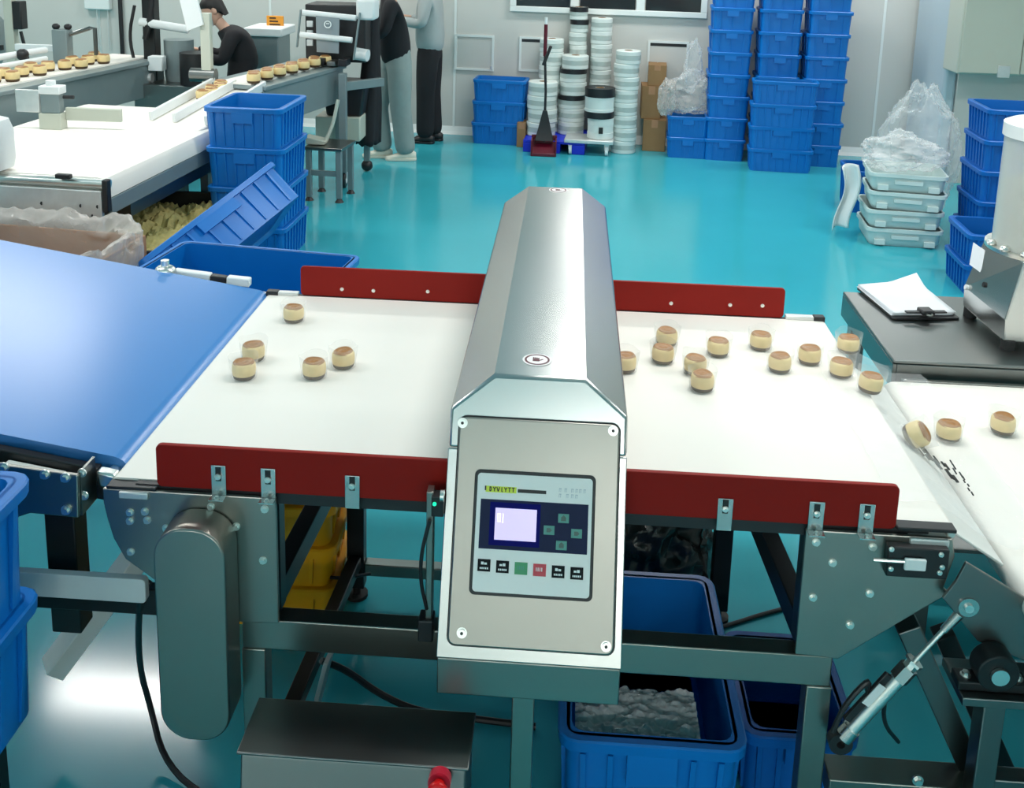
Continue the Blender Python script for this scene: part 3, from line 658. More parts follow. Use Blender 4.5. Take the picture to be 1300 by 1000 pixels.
# ================================================================== CRATES
CM = {}
def crate_meshes(Lx, Ly, H, ribs, m):
    key = (Lx, Ly, H, ribs, m.name)
    if key in CM: return CM[key]
    tp = .95; t = .012; rr = .03
    def ring(sc, ins, z): return [(x, y, z) for x, y in rrect(-Lx/2*sc+ins, Lx/2*sc-ins, -Ly/2*sc+ins, Ly/2*sc-ins, rr, 3)]
    mb = MB()
    mb.loft([ring(tp,.03,.02), ring(tp,0,.0), ring(1,.006,H-.02), ring(1,.006,H), ring(1,.006+t,H), ring(tp,t+.004,.02)], caps=False)
    n = len(ring(1,0,0)); mb.f.append(tuple(range(n-1,-1,-1))); mb.f.append(tuple(5*n+i for i in range(n)))
    rb = MB(); singles = []; grips = []
    nx = ribs; ny = max(2, round(ribs*Ly/Lx))
    for cnt, Lg, ax in ((nx, Lx, 0), (ny, Ly, 1)):
        for i in range(cnt):
            f = -.5+(i+.5)/cnt
            for sg in (-1, 1):
                for z0, z1 in ((.012, H*.86),):
                    def pt(z, o): 
                        sc = tp+(1-tp)*z/H; h = (Ly if ax == 0 else Lx)/2*sc-.003; q = f*Lg*sc*.94; w = .006
                        return [(q-w if s_ < 0 else q+w, sg*(h+oo), z) if ax == 0 else (sg*(h+oo), q-w if s_ < 0 else q+w, z) for s_, oo in ((-1,-.004),(1,-.004),(1,o),(-1,o))]
                    rb.loft([pt(z0, .008), pt(z1, .010)]); singles.append(MB().loft([pt(z0, .008), pt(z1, .010)]).mesh('rib', m))
    for sg in (-1, 1):
        ga, gb = (-Lx*.14, min(sg*(Ly/2-.006), sg*(Ly/2+.012)), H*.62), (Lx*.14, max(sg*(Ly/2-.006), sg*(Ly/2+.012)), H*.92)
        rb.box(ga, gb); grips.append(MB().box(ga, gb).mesh('grip_panel', m))
    rm = MB()
    def rg(o, z): return [(x, y, z) for x, y in rrect(-Lx/2-o, Lx/2+o, -Ly/2-o, Ly/2+o, rr+o, 3)]
    rm.loft([rg(-.004,H-.03), rg(.012,H-.03), rg(.014,H-.004), rg(.010,H), rg(-.014,H), rg(-.016,H-.004), rg(-.004,H-.03)], caps=False)
    CM[key] = (mb.mesh('crate_body', m), (rb.mesh('crate_ribs', m), singles, grips), rm.mesh('crate_rim', m)); return CM[key]
def crate(loc, Lx, Ly, H, rz, label, group=None, m=CRATE, ribs=8, rot=None, name='storage_crate', split=False):
    b, rb, rm = crate_meshes(Lx, Ly, H, ribs, m)
    r = inst(name, b, None, loc, rot or (0,0,rz)); tag(r, label, 'crate', group)
    inst('rim', rm, r)
    if split:
        for me_ in rb[1]: inst('rib', me_, r)
        for me_ in rb[2]: inst('grip_panel', me_, r)
    else: tag(inst('ribs', rb[0], r), kind='stuff')
    return r
def stack(base, Lx, Ly, H, n, rz, fmt, group, m=CRATE, ribs=8, jit=.006, pitch=None, split=False):
    for i in range(n):
        nm = 'top' if i == n-1 else ORD[i]
        crate((base[0]+random.uniform(-jit,jit), base[1]+random.uniform(-jit,jit), i*(pitch or H)), Lx, Ly, H, rz+random.uniform(-.01,.01), fmt % nm, group, m, ribs, split=split)
def clampwall(c, half):
    d = (c-WA).dot(WN)
    return c + WN*max(0, half+.012-d)
G1 = 'tall crate stacks by the back wall'
def base_at(x0, x1, y, dep, rz=WROT):
    a = ZP(x0, y, 0); b = ZP(x1, y+(x1-x0)*.055, 0); c = (a+b)/2; c += Vector((-math.sin(rz), math.cos(rz), 0))*dep/2; return clampwall(c, dep/2+.03), (b-a).length
c, w = base_at(896, 942, 203, .42); stack(c, .365, .42, .204, 8, WROT, '%s blue crate of the leftmost tall stack at the back wall', G1, ribs=3)
c2 = c+WD*.43+Vector((0,-.02,0)); stack(c2, .365, .42, .204, 8, WROT, '%s blue crate of the middle tall stack at the back wall', G1, ribs=3)
c3 = c+WD*.85+Vector((0,-.04,0)); stack(c3, .365, .42, .204, 8, WROT, '%s blue crate of the rightmost tall stack at the back wall', G1, ribs=3)
c, w = base_at(955, 1024, 217, .22); stack(c, .55, .2, .205, 4, WROT, '%s blue crate of the low stack standing in front of the tall ones', 'crates before the tall stacks')
c, w = base_at(849, 894, 200, .36); stack(c, .37, .36, .2, 2, WROT, '%s blue crate under the clear bag at the back wall', 'crates under the clear bag')
CBAG = c.copy()
c, w = base_at(601, 662, 182, .3); stack(c, .5, .3, .212, 3, WROT, '%s blue crate of the stack left of the floor mop', 'crates left of the mop')
# right side crates
a = ZP(1243, 376, 0); stack((a.x+.17, a.y+.2, 0), .5, .42, .19, 2, -.05, '%s blue crate of the pair behind the steel dispenser', 'crates behind the dispenser', m=CRATED)
a = ZP(1262, 345, 0); stack((a.x+.2, a.y+.42, 0), .5, .45, .205, 5, -.05, '%s blue crate of the stack right of the white bag', 'crates right of the white bag', m=CRATED)
a = ZP(1088, 275, 0); crate((a.x+.22, a.y+.3, 0), .5, .4, .33, -.04, 'blue crate mostly hidden behind the white trays', None, CRATED)
# left side stack behind the white conveyor
a = ZP(355, 139, .99); b = ZP(390, 121, .99); d = ZP(259, 135, .99)
Ly = (b-a).length; Lx = (a-d).length; rz = math.atan2((a-d).y, (a-d).x); cc = (b+d)/2
stack((cc.x, cc.y, 0), Lx, Ly, .2475, 4, rz, '%s blue crate of the stack left of the aisle', 'crate stack left of the aisle', ribs=7, split=True)
# tilted bin with scraps, low bin behind the blue belt
A_ = ZP(345, 205, .80); N_ = ZP(176, 332, .50); B_ = ZP(369, 260, .60)
ex = (A_-N_); Lr = ex.length; ex.normalize(); dn = (B_-A_); dn -= ex*dn.dot(ex); dn.normalize(); ey = (-dn).cross(ex)
ey = -ey if ey.x > 0 else ey     # towards the open middle, away from the aisle
ez = -dn; RM3 = Matrix((ex, ey, ez)).transposed()
if RM3.determinant() < 0: ex = -ex; RM3 = Matrix((ex, ey, ez)).transposed()
bin_ = crate((0,0,0), Lr, .42, .24, 0, 'tipped blue crate leaning far end up against the crate stack', None, CRATE, 9, split=True)
bin_.rotation_euler = RM3.to_euler(); bin_.location = (A_+N_)/2 - RM3@Vector((0, -.21, .24))
cs = ZP(222, 282, .40)
sb = empty('scrap_tray', (cs.x-.2, cs.y, 0), .05, 'dark open tray filled with food scraps beneath the white conveyor', 'tray')
mb = MB()
for a_, b_2 in (((-.36,-.6,0),(.36,.6,.03)), ((-.36,-.6,.03),(-.34,.6,.42)), ((.34,-.6,.03),(.36,.6,.42)), ((-.34,-.6,.03),(.34,-.58,.42)), ((-.34,.58,.03),(.34,.6,.42))):
    MB().box(a_, b_2).build('tray_panel', DARKF, sb, local=True, bev=.003)
def scrap(u, v):
    return ((u-.5)*.67, (v-.5)*1.15, .35+.05*noise.noise((u*7, v*7, .4))+.035*noise.noise((u*19, v*19, 2))+.02*noise.noise((u*43, v*43, 5)))
so = inst('food_scraps', MB().grid(scrap, 80, 70).mesh('food_scraps', SCRAP, ang=50), None, sb.location, sb.rotation_euler); tag(so, 'crumbly yellow food scraps heaped in the dark tray', 'food scraps', kind='stuff')
a = ZP(235, 306, .62); b = ZP(455, 325, .62); rzl = math.atan2((b-a).y, (b-a).x); Lb = (b-a).length; nrm = Vector((math.sin(rzl), -math.cos(rzl), 0))
crate(((a+b)/2+nrm*.33)*1+Vector((0,0,-.62)), Lb, .66, .62, rzl, 'large blue bin behind the near blue belt and red board', None, CRATE, 8, name='storage_bin', split=True)
# bottom foreground crates
a = YP(45, 600, 1.84); b = YP(56, 884, 1.84); hz = (a.z-b.z)/2
for i in range(2):
    crate((a.x-.262, 1.84-.31, b.z+i*hz), .5, .6, hz, 0, ('upper','lower')[1-i]+' blue crate of the pair at the lower left corner', 'crates at the lower left', CRATE, 6, split=True)
tr = empty('crate_trolley', (a.x-.27, 1.53, 0), 0, 'low dark trolley carrying the two blue crates at the lower left', 'trolley')
MB().box((a.x-.48, 1.28, b.z-.04), (a.x-.06, 1.80, b.z)).build('platform', DARKF, tr, bev=.003)
for X in (a.x-.45, a.x-.09):
    for Y in (1.31, 1.77): MB().box((X-.015, Y-.015, .0), (X+.015, Y+.015, b.z-.0405)).build('leg', DARKF, tr)
p0 = YP(716, 931, 2.02); p1 = YP(943, 952, 2.02); Lc = (p1-p0).length
crate(((p0.x+p1.x)/2, 2.02+.31, 0), Lc, .62, (p0.z+p1.z)/2, 0, 'blue crate with crinkled plastic under the right half of the conveyor', None, CRATE, 6, split=True)
FC = ((p0.x+p1.x)/2, (p0.z+p1.z)/2, Lc)
BB = (.27, 2.93)
p0 = ZP(946, 900, .3); crate((.62, 2.36, 0), .26, .36, .2, .0, 'deep blue crate in the shade behind the right conveyor leg', None, CRATED, 5)
# yellow crates
p = ZP(415, 775, .06)
for i in range(4):
    crate((p.x-.2, p.y+.14, i*.135), .42, .3, .135, .06, '%s yellow crate of the stack under the left half of the conveyor' % ('top' if i == 3 else ORD[i]), 'yellow crates under the conveyor', YEL, 4)
# ================================================================== FOREGROUND CONTROL BOX, CABLES
a = YP(305, 956, 1.70); b = YP(598, 976, 1.70); zt = (a.z+b.z)/2
cbx = empty('control_box', ((a.x+b.x)/2, 1.76, 0), 0, 'dark steel control box with red emergency button at the bottom edge', 'control box')
mb = MB(); mb.prism([(1.70,zt-.01),(1.705,zt),(1.838,zt),(1.838,.02),(1.63,.02)], 'x', a.x, b.x-.01); mb.build('box_body', DSTEEL, cbx, bev=.004)
mb = MB(); mb.box((a.x-.006, 1.694, zt), (b.x-.004, 1.842, zt+.006)); mb.build('box_lid', DSTEEL, cbx, bev=.002)
p = YP(557, 997, 1.665); MB().cyl((p.x, 1.69, p.z-.004), (p.x, 1.668, p.z), .022, 20).build('button_collar', REDB, cbx)
eb = MB(); eb.cyl((p.x, 1.668, p.z), (p.x, 1.655, p.z+.003), .012, 16); eb.sphere((p.x, 1.648, p.z+.004), (.02,.012,.02), 18, 10); eb.build('emergency_button', ESTOP, cbx)
for X in (a.x+.05, b.x-.06): MB().cyl((X, 1.75, 0), (X, 1.75, .02), .02, 12).build('foot', RUBBER, cbx)
o = tag(MB().tube([YP(190,738,1.98), YP(176,760,1.97), ZP(176,845,.25), ZP(192,900,.1), ZP(206,960,.03), ZP(245,1004,.008), ZP(330,1040,.008)], .0075, 8, 2).build('power_cable', BLACK), 'black cable hanging down left of the drive cover to the floor', 'cable')
o = tag(MB().tube([ZP(408,838,.2), ZP(440,850,.15), ZP(480,880,.06), ZP(530,903,.02), ZP(600,912,.01), ZP(680,922,.01)], .009, 8, 2).build('power_cable', BLACK), 'black cable drooping under the conveyor beside the light steel strut', 'cable')
o = tag(MB().tube([ZP(360,716,.17), ZP(395,728,.16), ZP(430,735,.15), ZP(470,728,.12)], .005, 8, 2).build('power_cable', BLACK), 'thin dark cable crossing in front of the yellow crates', 'cable')
o = tag(MB().tube([ZP(900,800,.006), ZP(935,790,.006), ZP(965,780,.006), ZP(1003,770,.006), ZP(1060,742,.006)], .006, 8, 2).build('power_cable', BLACK), 'thin dark cable lying on the bright floor right of the crates', 'cable')
st_o = MB().bar(ZP(418, 832, .3), ZP(388, 950, .02), .06, .012, (0,0,1)).build('steel_strut', ALU, None, bev=.002); tag(st_o, 'light flat steel strut leaning down behind the control box', 'strut')
# crinkled plastics
def crinkle(u, v, lx, ly, seed, amp):
    return ((u-.5)*lx, (v-.5)*ly, amp*(noise.noise((u*5,v*5,seed))+.5*noise.noise((u*13,v*13,seed))+.25*noise.noise((u*29,v*29,seed))))
mb = MB(); mb.grid(lambda u, v: Vector(crinkle(u, v, FC[2]*.72, .16, 3, .022))+Vector((FC[0]-.03, 2.14, FC[1]-.03)), 90, 50)
tag(mb.build('plastic_sheet', SHINY, None, ang=80), 'crinkled clear plastic inside the blue crate at the bottom edge', 'plastic')
def bag(name, label, c, rad, m, seed, amp=.22, nu=80, nv=56, flat=None, neck=0):
    def fn(u, v):
        a = 2*math.pi*u; t = math.pi*(v-.5); d = Vector((math.cos(t)*math.cos(a), math.cos(t)*math.sin(a), math.sin(t)))
        k = 1+amp*(noise.noise(d*1.7+Vector((seed,0,0)))-.8*abs(noise.noise(d*3.3+Vector((0,seed,0))))-.55*abs(noise.noise(d*7+Vector((0,0,seed))))-.3*abs(noise.noise(d*15+Vector((seed,0,seed))))+.35)
        p = Vector((d.x*rad[0]*k, d.y*rad[1]*k, d.z*rad[2]*k))
        if neck and d.z > .6: p.x *= 1-neck*(d.z-.6)*2; p.y *= 1-neck*(d.z-.6)*2
        if flat is not None and p.z < flat: p.z = flat
        return Vector(c)+p
    o = MB().grid(fn, nu, nv).build(name, m, None, ang=80); tag(o, label, 'bag'); return o
bag('black_bag', 'shiny black plastic bag behind the dark blue crate under the conveyor', (BB[0], BB[1], .2), (.21,.17,.26), BAGBLK, 4.2, .3, flat=-.199)
# ================================================================== RIGHT TABLE WITH CLIPBOARD AND DISPENSER
TZ = .85
tb = empty('steel_table', (1.6, 3.25, 0), 0, 'dark steel table at the right behind the lower belt', 'table')
TX0, TY0, TY1, TX1 = 1.005, 2.958, 3.555, 2.3
MB().box((TX0, TY0, TZ-.012), (TX1, TY1, TZ)).build('table_top', DSTEEL, tb, bev=.004)
for args in (((TX0,TY0,TZ-.09),(TX0+.012,TY1,TZ-.0125)), ((TX0+.0125,TY0,TZ-.075),(TX1,TY0+.012,TZ-.0125)), ((TX0+.0125,TY1-.012,TZ-.075),(TX1,TY1,TZ-.0125))):
    MB().box(*args).build('table_apron', DSTEEL, tb, bev=.002)
for X in (TX0+.045, TX1-.06):
    for Y in (TY0+.05, TY1-.05): MB().box((X-.025, Y-.025, 0), (X+.025, Y+.025, TZ-.0125)).build('table_leg', DSTEEL, tb, bev=.003)
MB().box((TX0+.03, TY0+.03, .2), (TX1-.03, TY1-.03, .215)).build('lower_shelf', DSTEEL, tb, bev=.002)
# clipboard
c0, c1, c2, c3 = ZP(1097,366,TZ), ZP(1172,362,TZ), ZP(1213,412,TZ), ZP(1122,408,TZ)
cen = (c0+c1+c2+c3)/4; ex = ((c2-c3)+(c1-c0)).normalized(); rz_ = math.atan2(ex.y, ex.x)
wx = ((c2-c3).length+(c1-c0).length)/2*.98; wy = .30
cl = empty('clipboard', (cen.x, cen.y, TZ), rz_, 'black clipboard with a stack of white papers on the steel table', 'clipboard')
MB().prism(rrect(-wx/2, wx/2, -wy/2, wy/2, .01), 'z', .001, .008).build('board', BLACK, cl, local=True, bev=.001)
for i in range(5):
    dx, dy, a = random.uniform(-.01,.01), random.uniform(-.003,.008), random.uniform(-.03,.03)
    mb = MB(); w, h = wx*.94, wy*.93
    def sh(u, v, i=i):
        x = (u-.5)*w; y = (v-.5)*h+.008; z = .009+.0025*i+.003*u*v*(i+1)
        if i == 4: z += .03*max(0, v-.75)*4*max(0, u-.55)*2
        return Vector((x*math.cos(a)-y*math.sin(a)+dx, x*math.sin(a)+y*math.cos(a)+dy, z))
    mb.grid(sh, 10, 10).build('paper_sheet', PAPER, cl, local=True, ang=80, solid=.0008)
MB().box((-.07, -wy/2+.002, .023), (.07, -wy/2+.022, .028)).build('clip_bar', BLACK, cl, local=True, bev=.002)
MB().box((-.022, -wy/2-.012, .02), (.022, -wy/2+.035, .036)).build('clip', BLACK, cl, local=True, bev=.005)
mb = MB(lambda p: Vector((p.x, -wy/2-.014+p.y, .026+p.z))); mb.lathe([(.007,-.002),(.012,-.002),(.012,.002),(.007,.002)], (0,0,0), 16, True); mb.build('hanging_ring', BRIGHT, cl, local=True)
# dispenser: wedge-shaped steel body + clear cylinder
ds = empty('dispenser', (1.62, 3.33, TZ), 0, 'steel dispensing machine with a frosted clear hopper on the table', 'dispenser')
YD = 3.14
q = lambda x, y, Y=YD: YP(x, y, Y)
fl0, fl1 = ZP(1222, 388, TZ+.03), ZP(1274, 433, TZ+.03)
tl, tr = q(1237, 308, fl0.y), q(1290, 342, fl1.y)
zt1 = YP(1288, 342, fl1.y).z; zt0 = YP(1237, 308, fl0.y+.0).z
zt_ = (zt0+zt1)/2+.03
base4 = [Vector((fl1.x, fl1.y, 0)), Vector((fl1.x+.42, fl1.y-.03, 0)), Vector((fl0.x+.42, fl0.y-.03, 0)), Vector((fl0.x, fl0.y, 0))]
inn = [Vector((.03,.0,0)), Vector((0,0,0)), Vector((0,0,0)), Vector((.05,-.0,0))]
rings = [[p+Vector((0,0,TZ+.03)) for p in base4], [p+Vector((-.004 if i in (0,3) else 0,0,TZ+.1)) for i, p in enumerate(base4)], [p+inn[i]+Vector((0,0,zt_)) for i, p in enumerate(base4)]]
MB().loft(rings).build('machine_body', STEEL, ds, bev=.005, smooth=False)
for p in base4: MB().cyl(p*.9+(base4[0]+base4[2])*.05+Vector((0,0,TZ)), p*.9+(base4[0]+base4[2])*.05+Vector((0,0,TZ+.031)), .022, 12).build('rubber_foot', RUBBER, ds)
ctr = (base4[0]+base4[2])/2; 
hp = YP(1305, 335, ctr.y); hr = hp.x-YP(1258, 335, ctr.y).x
hc = Vector((YP(1262,300,ctr.y).x+.16, ctr.y, zt_)); ht = YP(1285, 165, ctr.y).z
MB().lathe([(.15,0),(.155,.0),(.155,ht-zt_-.02),(.15,ht-zt_-.02)], hc, 40, True).build('hopper', HOPM, ds)
MB().lathe([(0,.002),(.147,.002),(.147,(ht-zt_)*.55),(.10,(ht-zt_)*.6),(0,(ht-zt_)*.6)], hc, 32).build('hopper_contents', HOPC, ds)
MB().lathe([(0,ht-zt_-.02),(.162,ht-zt_-.02),(.162,ht-zt_+.02),(.14,ht-zt_+.03),(0,ht-zt_+.03)], hc, 40).build('hopper_lid', WHITEP, ds)
MB().cyl(hc+Vector((-.06,-.02,ht-zt_+.03)), hc+Vector((-.06,-.02,ht-zt_+.06)), .03, 16).build('lid_knob', BRIGHT, ds)
MB().lathe([(.156,0),(.175,0),(.175,.012),(.156,.012)], hc, 40, True).build('hopper_ring', BRIGHT, ds)
for i in range(6):
    a = math.radians(180+i*24); o = MB().sphere(hc+Vector((.166*math.cos(a), .166*math.sin(a), .018)), (.016,.016,.012), 10, 6).build('wing_nut', BRIGHT, ds)
# label plate, lamps on the slanted left flank
L0, L1, L2 = rings[1][3], rings[1][0], rings[2][3]; nn = (L1-L0).cross(L2-L0).normalized(); nn = -nn if nn.x > 0 else nn
def dp(x, y): return PP(x, y, L0, nn)
lq = [dp(*t) for t in ((1237,308),(1251,318),(1247,347),(1232,336))]
mb = MB(); mb.add([p+nn*.002 for p in lq]+[p+nn*.004 for p in lq], [(0,1,2,3),(7,6,5,4),(0,4,5,1),(1,5,6,2),(2,6,7,3),(3,7,4,0)]); mb.build('rating_label', PAPER, ds, smooth=False)
for t, m_ in (((1229,365),WHITEP),((1252,362),BLACK)):
    p = dp(*t); MB().cyl(p, p+nn*.01, .009, 12).build('pilot_lamp', m_, ds)
# ================================================================== WHITE TRAYS AND BAGS, RIGHT REAR
a = ZP(1108, 312, 0); b = ZP(1197, 322, 0); rzt = -.12
tc = Vector(((a.x+b.x)/2, (a.y+b.y)/2+.24, 0))
def tray_mesh():
    mb = MB(); Lx, Ly, H = .5, .42, .13
    def rg(o, z): return [(x, y, z) for x, y in rrect(-Lx/2-o, Lx/2+o, -Ly/2-o, Ly/2+o, .05, 4)]
    mb.loft([rg(-.03,.012), rg(-.03,0), rg(-.012,.03), rg(-.006,.10), rg(.008,.105), rg(.008,.13), rg(-.006,.13), rg(-.02,.03)], caps=True)
    return mb.mesh('tray', WTRAY)
TM = tray_mesh()
TG = [MB().box((-.09, sg*.212-.006, .06), (.09, sg*.212+.006, .085)).mesh('hand_grip', WTRAY) for sg in (-1, 1)]
TF = [MB().box((x-.035,-.219,.015),(x+.035,-.2,.05)).mesh('tray_foot', WTRAY) for x in (-.165, .165)]
for i in range(4):
    o = inst('white_tray', TM, None, tc+Vector((random.uniform(-.01,.01), random.uniform(-.01,.01), i*.13)), (0,0,rzt+random.uniform(-.04,.04)))
    tag(o, '%s white plastic tray of the floor stack with clear bags on it' % ('top' if i == 3 else ORD[i]), 'tray', 'white trays on the floor')
    for g_ in TG: inst('hand_grip', g_, o)
    for g_ in TF: inst('tray_foot', g_, o)
bag('clear_bag', 'crumpled clear plastic bag lying on the white tray stack', tc+Vector((-.03,-.02,.63)), (.27,.22,.13), CLEARB, 1.1, .35, flat=-.105)
bag('clear_bag', 'tall puffed clear plastic bag behind the white trays', Vector((tc.x+.22, tc.y+.42, .52)), (.27,.24,.52), CLEARB, 7.7, .25, neck=.5, flat=-.515)
cloth = MB()
a = ZP(1090, 235, .3)
def cl_(u, v): return Vector((tc.x-.42+.12*u+.03*math.sin(v*5), tc.y+.02+.06*math.sin(u*7), .52-.46*v-.02*math.cos(u*5)))
cloth.grid(cl_, 14, 22); tag(cloth.build('white_cloth', WHITEP, None, ang=80, solid=.006), 'white cloth strip hanging at the left of the tray stack', 'cloth')
bag('clear_bag', 'clear crumpled bag heaped on the blue crates at the back wall', (CBAG.x, CBAG.y, .60), (.2,.2,.2), CLEARB, 3.3, .35, flat=-.195)
bag('clear_bag', 'twisted upright neck of clear film above the crates', (CBAG.x+.02, CBAG.y, .86), (.08,.08,.24), CLEARB, 5.3, .3, neck=.4)
bag('clear_bag', 'yellowish clear bag edge drooping beside the cardboard boxes', (CBAG.x-.22, CBAG.y-.1, .56), (.09,.1,.17), LINER, 6.1, .3)
# ================================================================== BACK WALL ROLLS, CART, MOP, CARTONS
RM = {}
def roll_meshes(r, h):
    key = (r, h)
    if key not in RM:
        b = MB().lathe([(.04,0),(r-.006,0),(r,.006),(r,h*.3),(r-.003,h*.31),(r-.003,h*.66),(r,h*.67),(r,h-.006),(r-.006,h),(.04,h)], n=26, closed=True).mesh('roll', WROLL)
        g = MB().lathe([(r-.004,h*.32),(r+.001,h*.33),(r+.001,h*.65),(r-.004,h*.66)], n=26, closed=True).mesh('film_band', WBAND)
        k = MB().lathe([(.03,-.0),(.039,-.0),(.039,h+.001),(.03,h+.001)], n=14, closed=True).mesh('core', CARD)
        e = MB().lathe([(.045,h-.045),(r+.003,h-.045),(r+.003,h+.0),(.045,h+.0)], n=26, closed=True).mesh('black_cap', BLACK)
        RM[key] = (b, g, k, e)
    return RM[key]
def rollcol(px0, px1, py_base, n, hgt, label, blacks=(), z0=0, Y=None, lean=0):
    a = ZP(px0, py_base, z0); b = ZP(px1, py_base, z0); r = (b-a).length/2
    if Y is not None:
        a = YP(px0, py_base, Y); b = YP(px1, py_base, Y); r = (b-a).length/2; z0 = 0.0
    c = (a+b)/2; r = round(r, 3)
    if Y is None: c.y += r
    c = clampwall(c, r+.015)
    for i in range(n):
        ms = roll_meshes(r, hgt)
        o = inst('film_roll', ms[0], None, (c.x+random.uniform(-.008,.008)+lean*i, c.y, z0+i*(hgt+.001)), (0,0,random.random()*6))
        tag(o, label % ('top' if i == n-1 else ORD[i]), 'roll', 'stacked film rolls at the back wall')
        inst('film_band', ms[1], o); inst('core', ms[2], o)
        if i in blacks: inst('black_cap', ms[3], o)
    return c, r
# low blue pallet under the rolls
pa = ZP(668, 189, 0); pb = ZP(745, 193, 0)
pal = empty('plastic_pallet', clampwall(Vector(((pa.x+pb.x)/2, pa.y+.2, 0)), .36), WROT, 'bright blue plastic pallet under the white rolls', 'pallet')
Lp = (pb-pa).length
MB().box((-Lp/2,-.3,.09),(Lp/2,.34,.12)).build('deck', SBLUE, pal, local=True, bev=.005)
for i in range(3):
    MB().box((-Lp/2+i*(Lp-.12)/2,-.3,0),(-Lp/2+i*(Lp-.12)/2+.12,.34,.0895)).build('runner', SBLUE, pal, local=True, bev=.004)
PZ = .121; H_ = .128
rollcol(668, 705, 174, 4, .13, '%s white film roll of the front left column by the mop', z0=PZ)
c, r_ = rollcol(682, 712, 168, 7, .13, '%s white film roll of the column behind the mop', z0=PZ)
rollcol(707, 740, 172, 6, .128, '%s white film roll of the middle column with black caps', blacks=(2,4), z0=PZ, lean=.004)
rollcol(720, 742, 165, 10, .122, '%s white film roll of the tall rear middle column', blacks=(8,9), z0=PZ)
rollcol(747, 773, 167, 9, .125, '%s white film roll of the tall column right of middle', z0=PZ)
cE, rE = rollcol(776, 807, 196, 8, .122, '%s white film roll of the rightmost column beside the cartons')
# platform cart with rolls
ca = ZP(717, 196, 0); cb_ = ZP(779, 200, 0); ct = (ca+cb_)/2+Vector((0,.16,0)); Lc = (cb_-ca).length
cart = empty('platform_cart', ct, WROT, 'low grey platform cart with casters in front of the rolls', 'cart')
MB().box((-Lc/2,-.16,.115),(Lc/2,.16,.15)).build('platform', ALU, cart, local=True, bev=.006)
for sx in (-1, 1):
    for sy in (-1, 1):
        w = MB().cyl((sx*(Lc/2-.06)-.014, sy*.11, .045),(sx*(Lc/2-.06)+.014, sy*.11, .045), .045, 16).build('caster', WHITEP, cart, local=True, bev=.004)
        MB().box((sx*(Lc/2-.06)-.02, sy*.11-.012, .05),(sx*(Lc/2-.06)+.02, sy*.11+.012, .1145)).build('caster_fork', ALU, cart, local=True)
ms = roll_meshes(.125, .2)
o = inst('film_roll', ms[0], None, ct+WD*.10+Vector((0,0,.151))); tag(o, 'wide white film roll with a printed mark standing on the cart', 'roll', 'rolls on the cart'); inst('core', ms[2], o); 
MB(lambda p: p).box((-.02,-.129,.06),(.02,-.121,.12)).build('printed_mark', INK, o, local=True, smooth=False)
ms = roll_meshes(.14, .28)
o = inst('film_roll', ms[0], None, ct+WD*.08+Vector((0,0,.352))); tag(o, 'big white roll with black ends on top of the cart roll', 'roll', 'rolls on the cart'); inst('core', ms[2], o)
inst('black_cap', MB().lathe([(.045,.2),(.143,.2),(.143,.282),(.045,.282)], n=26, closed=True).mesh('black_cap', BLACK), o)
inst('black_cap', MB().lathe([(.045,-.0005),(.143,-.0005),(.143,.06),(.045,.06)], n=26, closed=True).mesh('black_cap', BLACK), o)
# mop: dustpan broom with long handle
mp = ZP(690, 196, 0)
mo = empty('dustpan_broom', mp, 0, 'upright dark dustpan and broom with a maroon bottom before the rolls', 'broom')
tp_ = YP(693.5, 22, mp.y+.06)-mp
MB().tube([(0,.02,.12),(.0,.03,.6),(tp_.x,tp_.y,tp_.z*.72)], .012, 10).build('handle', BLACK, mo, local=True)
MB().tube([(tp_.x,tp_.y,tp_.z*.72),(tp_.x,tp_.y,tp_.z*.95)], .017, 10).build('grip', MOPR, mo, local=True)
MB().tube([(tp_.x,tp_.y,tp_.z*.95),(tp_.x,tp_.y,tp_.z)], .014, 10).build('grip_end', WHITEP, mo, local=True)
MB().bar((-.03,.0,tp_.z*.66),(.035,.0,tp_.z*.8), .03, .05, (0,1,0)).build('holder_clip', BLACK, mo, local=True, bev=.006)
MB().loft([[(-.09,-.02,.13),(.09,-.02,.13),(.09,.06,.13),(-.09,.06,.13)],[(-.07,-.0,.2),(.07,-.0,.2),(.07,.05,.2),(-.07,.05,.2)],[(-.02,.0,.42),(.02,.0,.42),(.02,.03,.42),(-.02,.03,.42)]]).build('bristle_head', BLACK, mo, local=True, bev=.006)
mb = MB(); mb.loft([[(-.11,-.1,0),(.11,-.1,0),(.11,.1,0),(-.11,.1,0)],[(-.12,-.1,.03),(.12,-.1,.03),(.12,.1,.13),(-.12,.1,.13)]]); mb.box((-.12,.085,.03),(.12,.1,.17)); mb.box((-.12,-.1,.0),(-.105,.1,.15)); mb.box((.105,-.1,.0),(.12,.1,.15)); mb.build('dustpan', MOPR, mo, local=True, bev=.005)
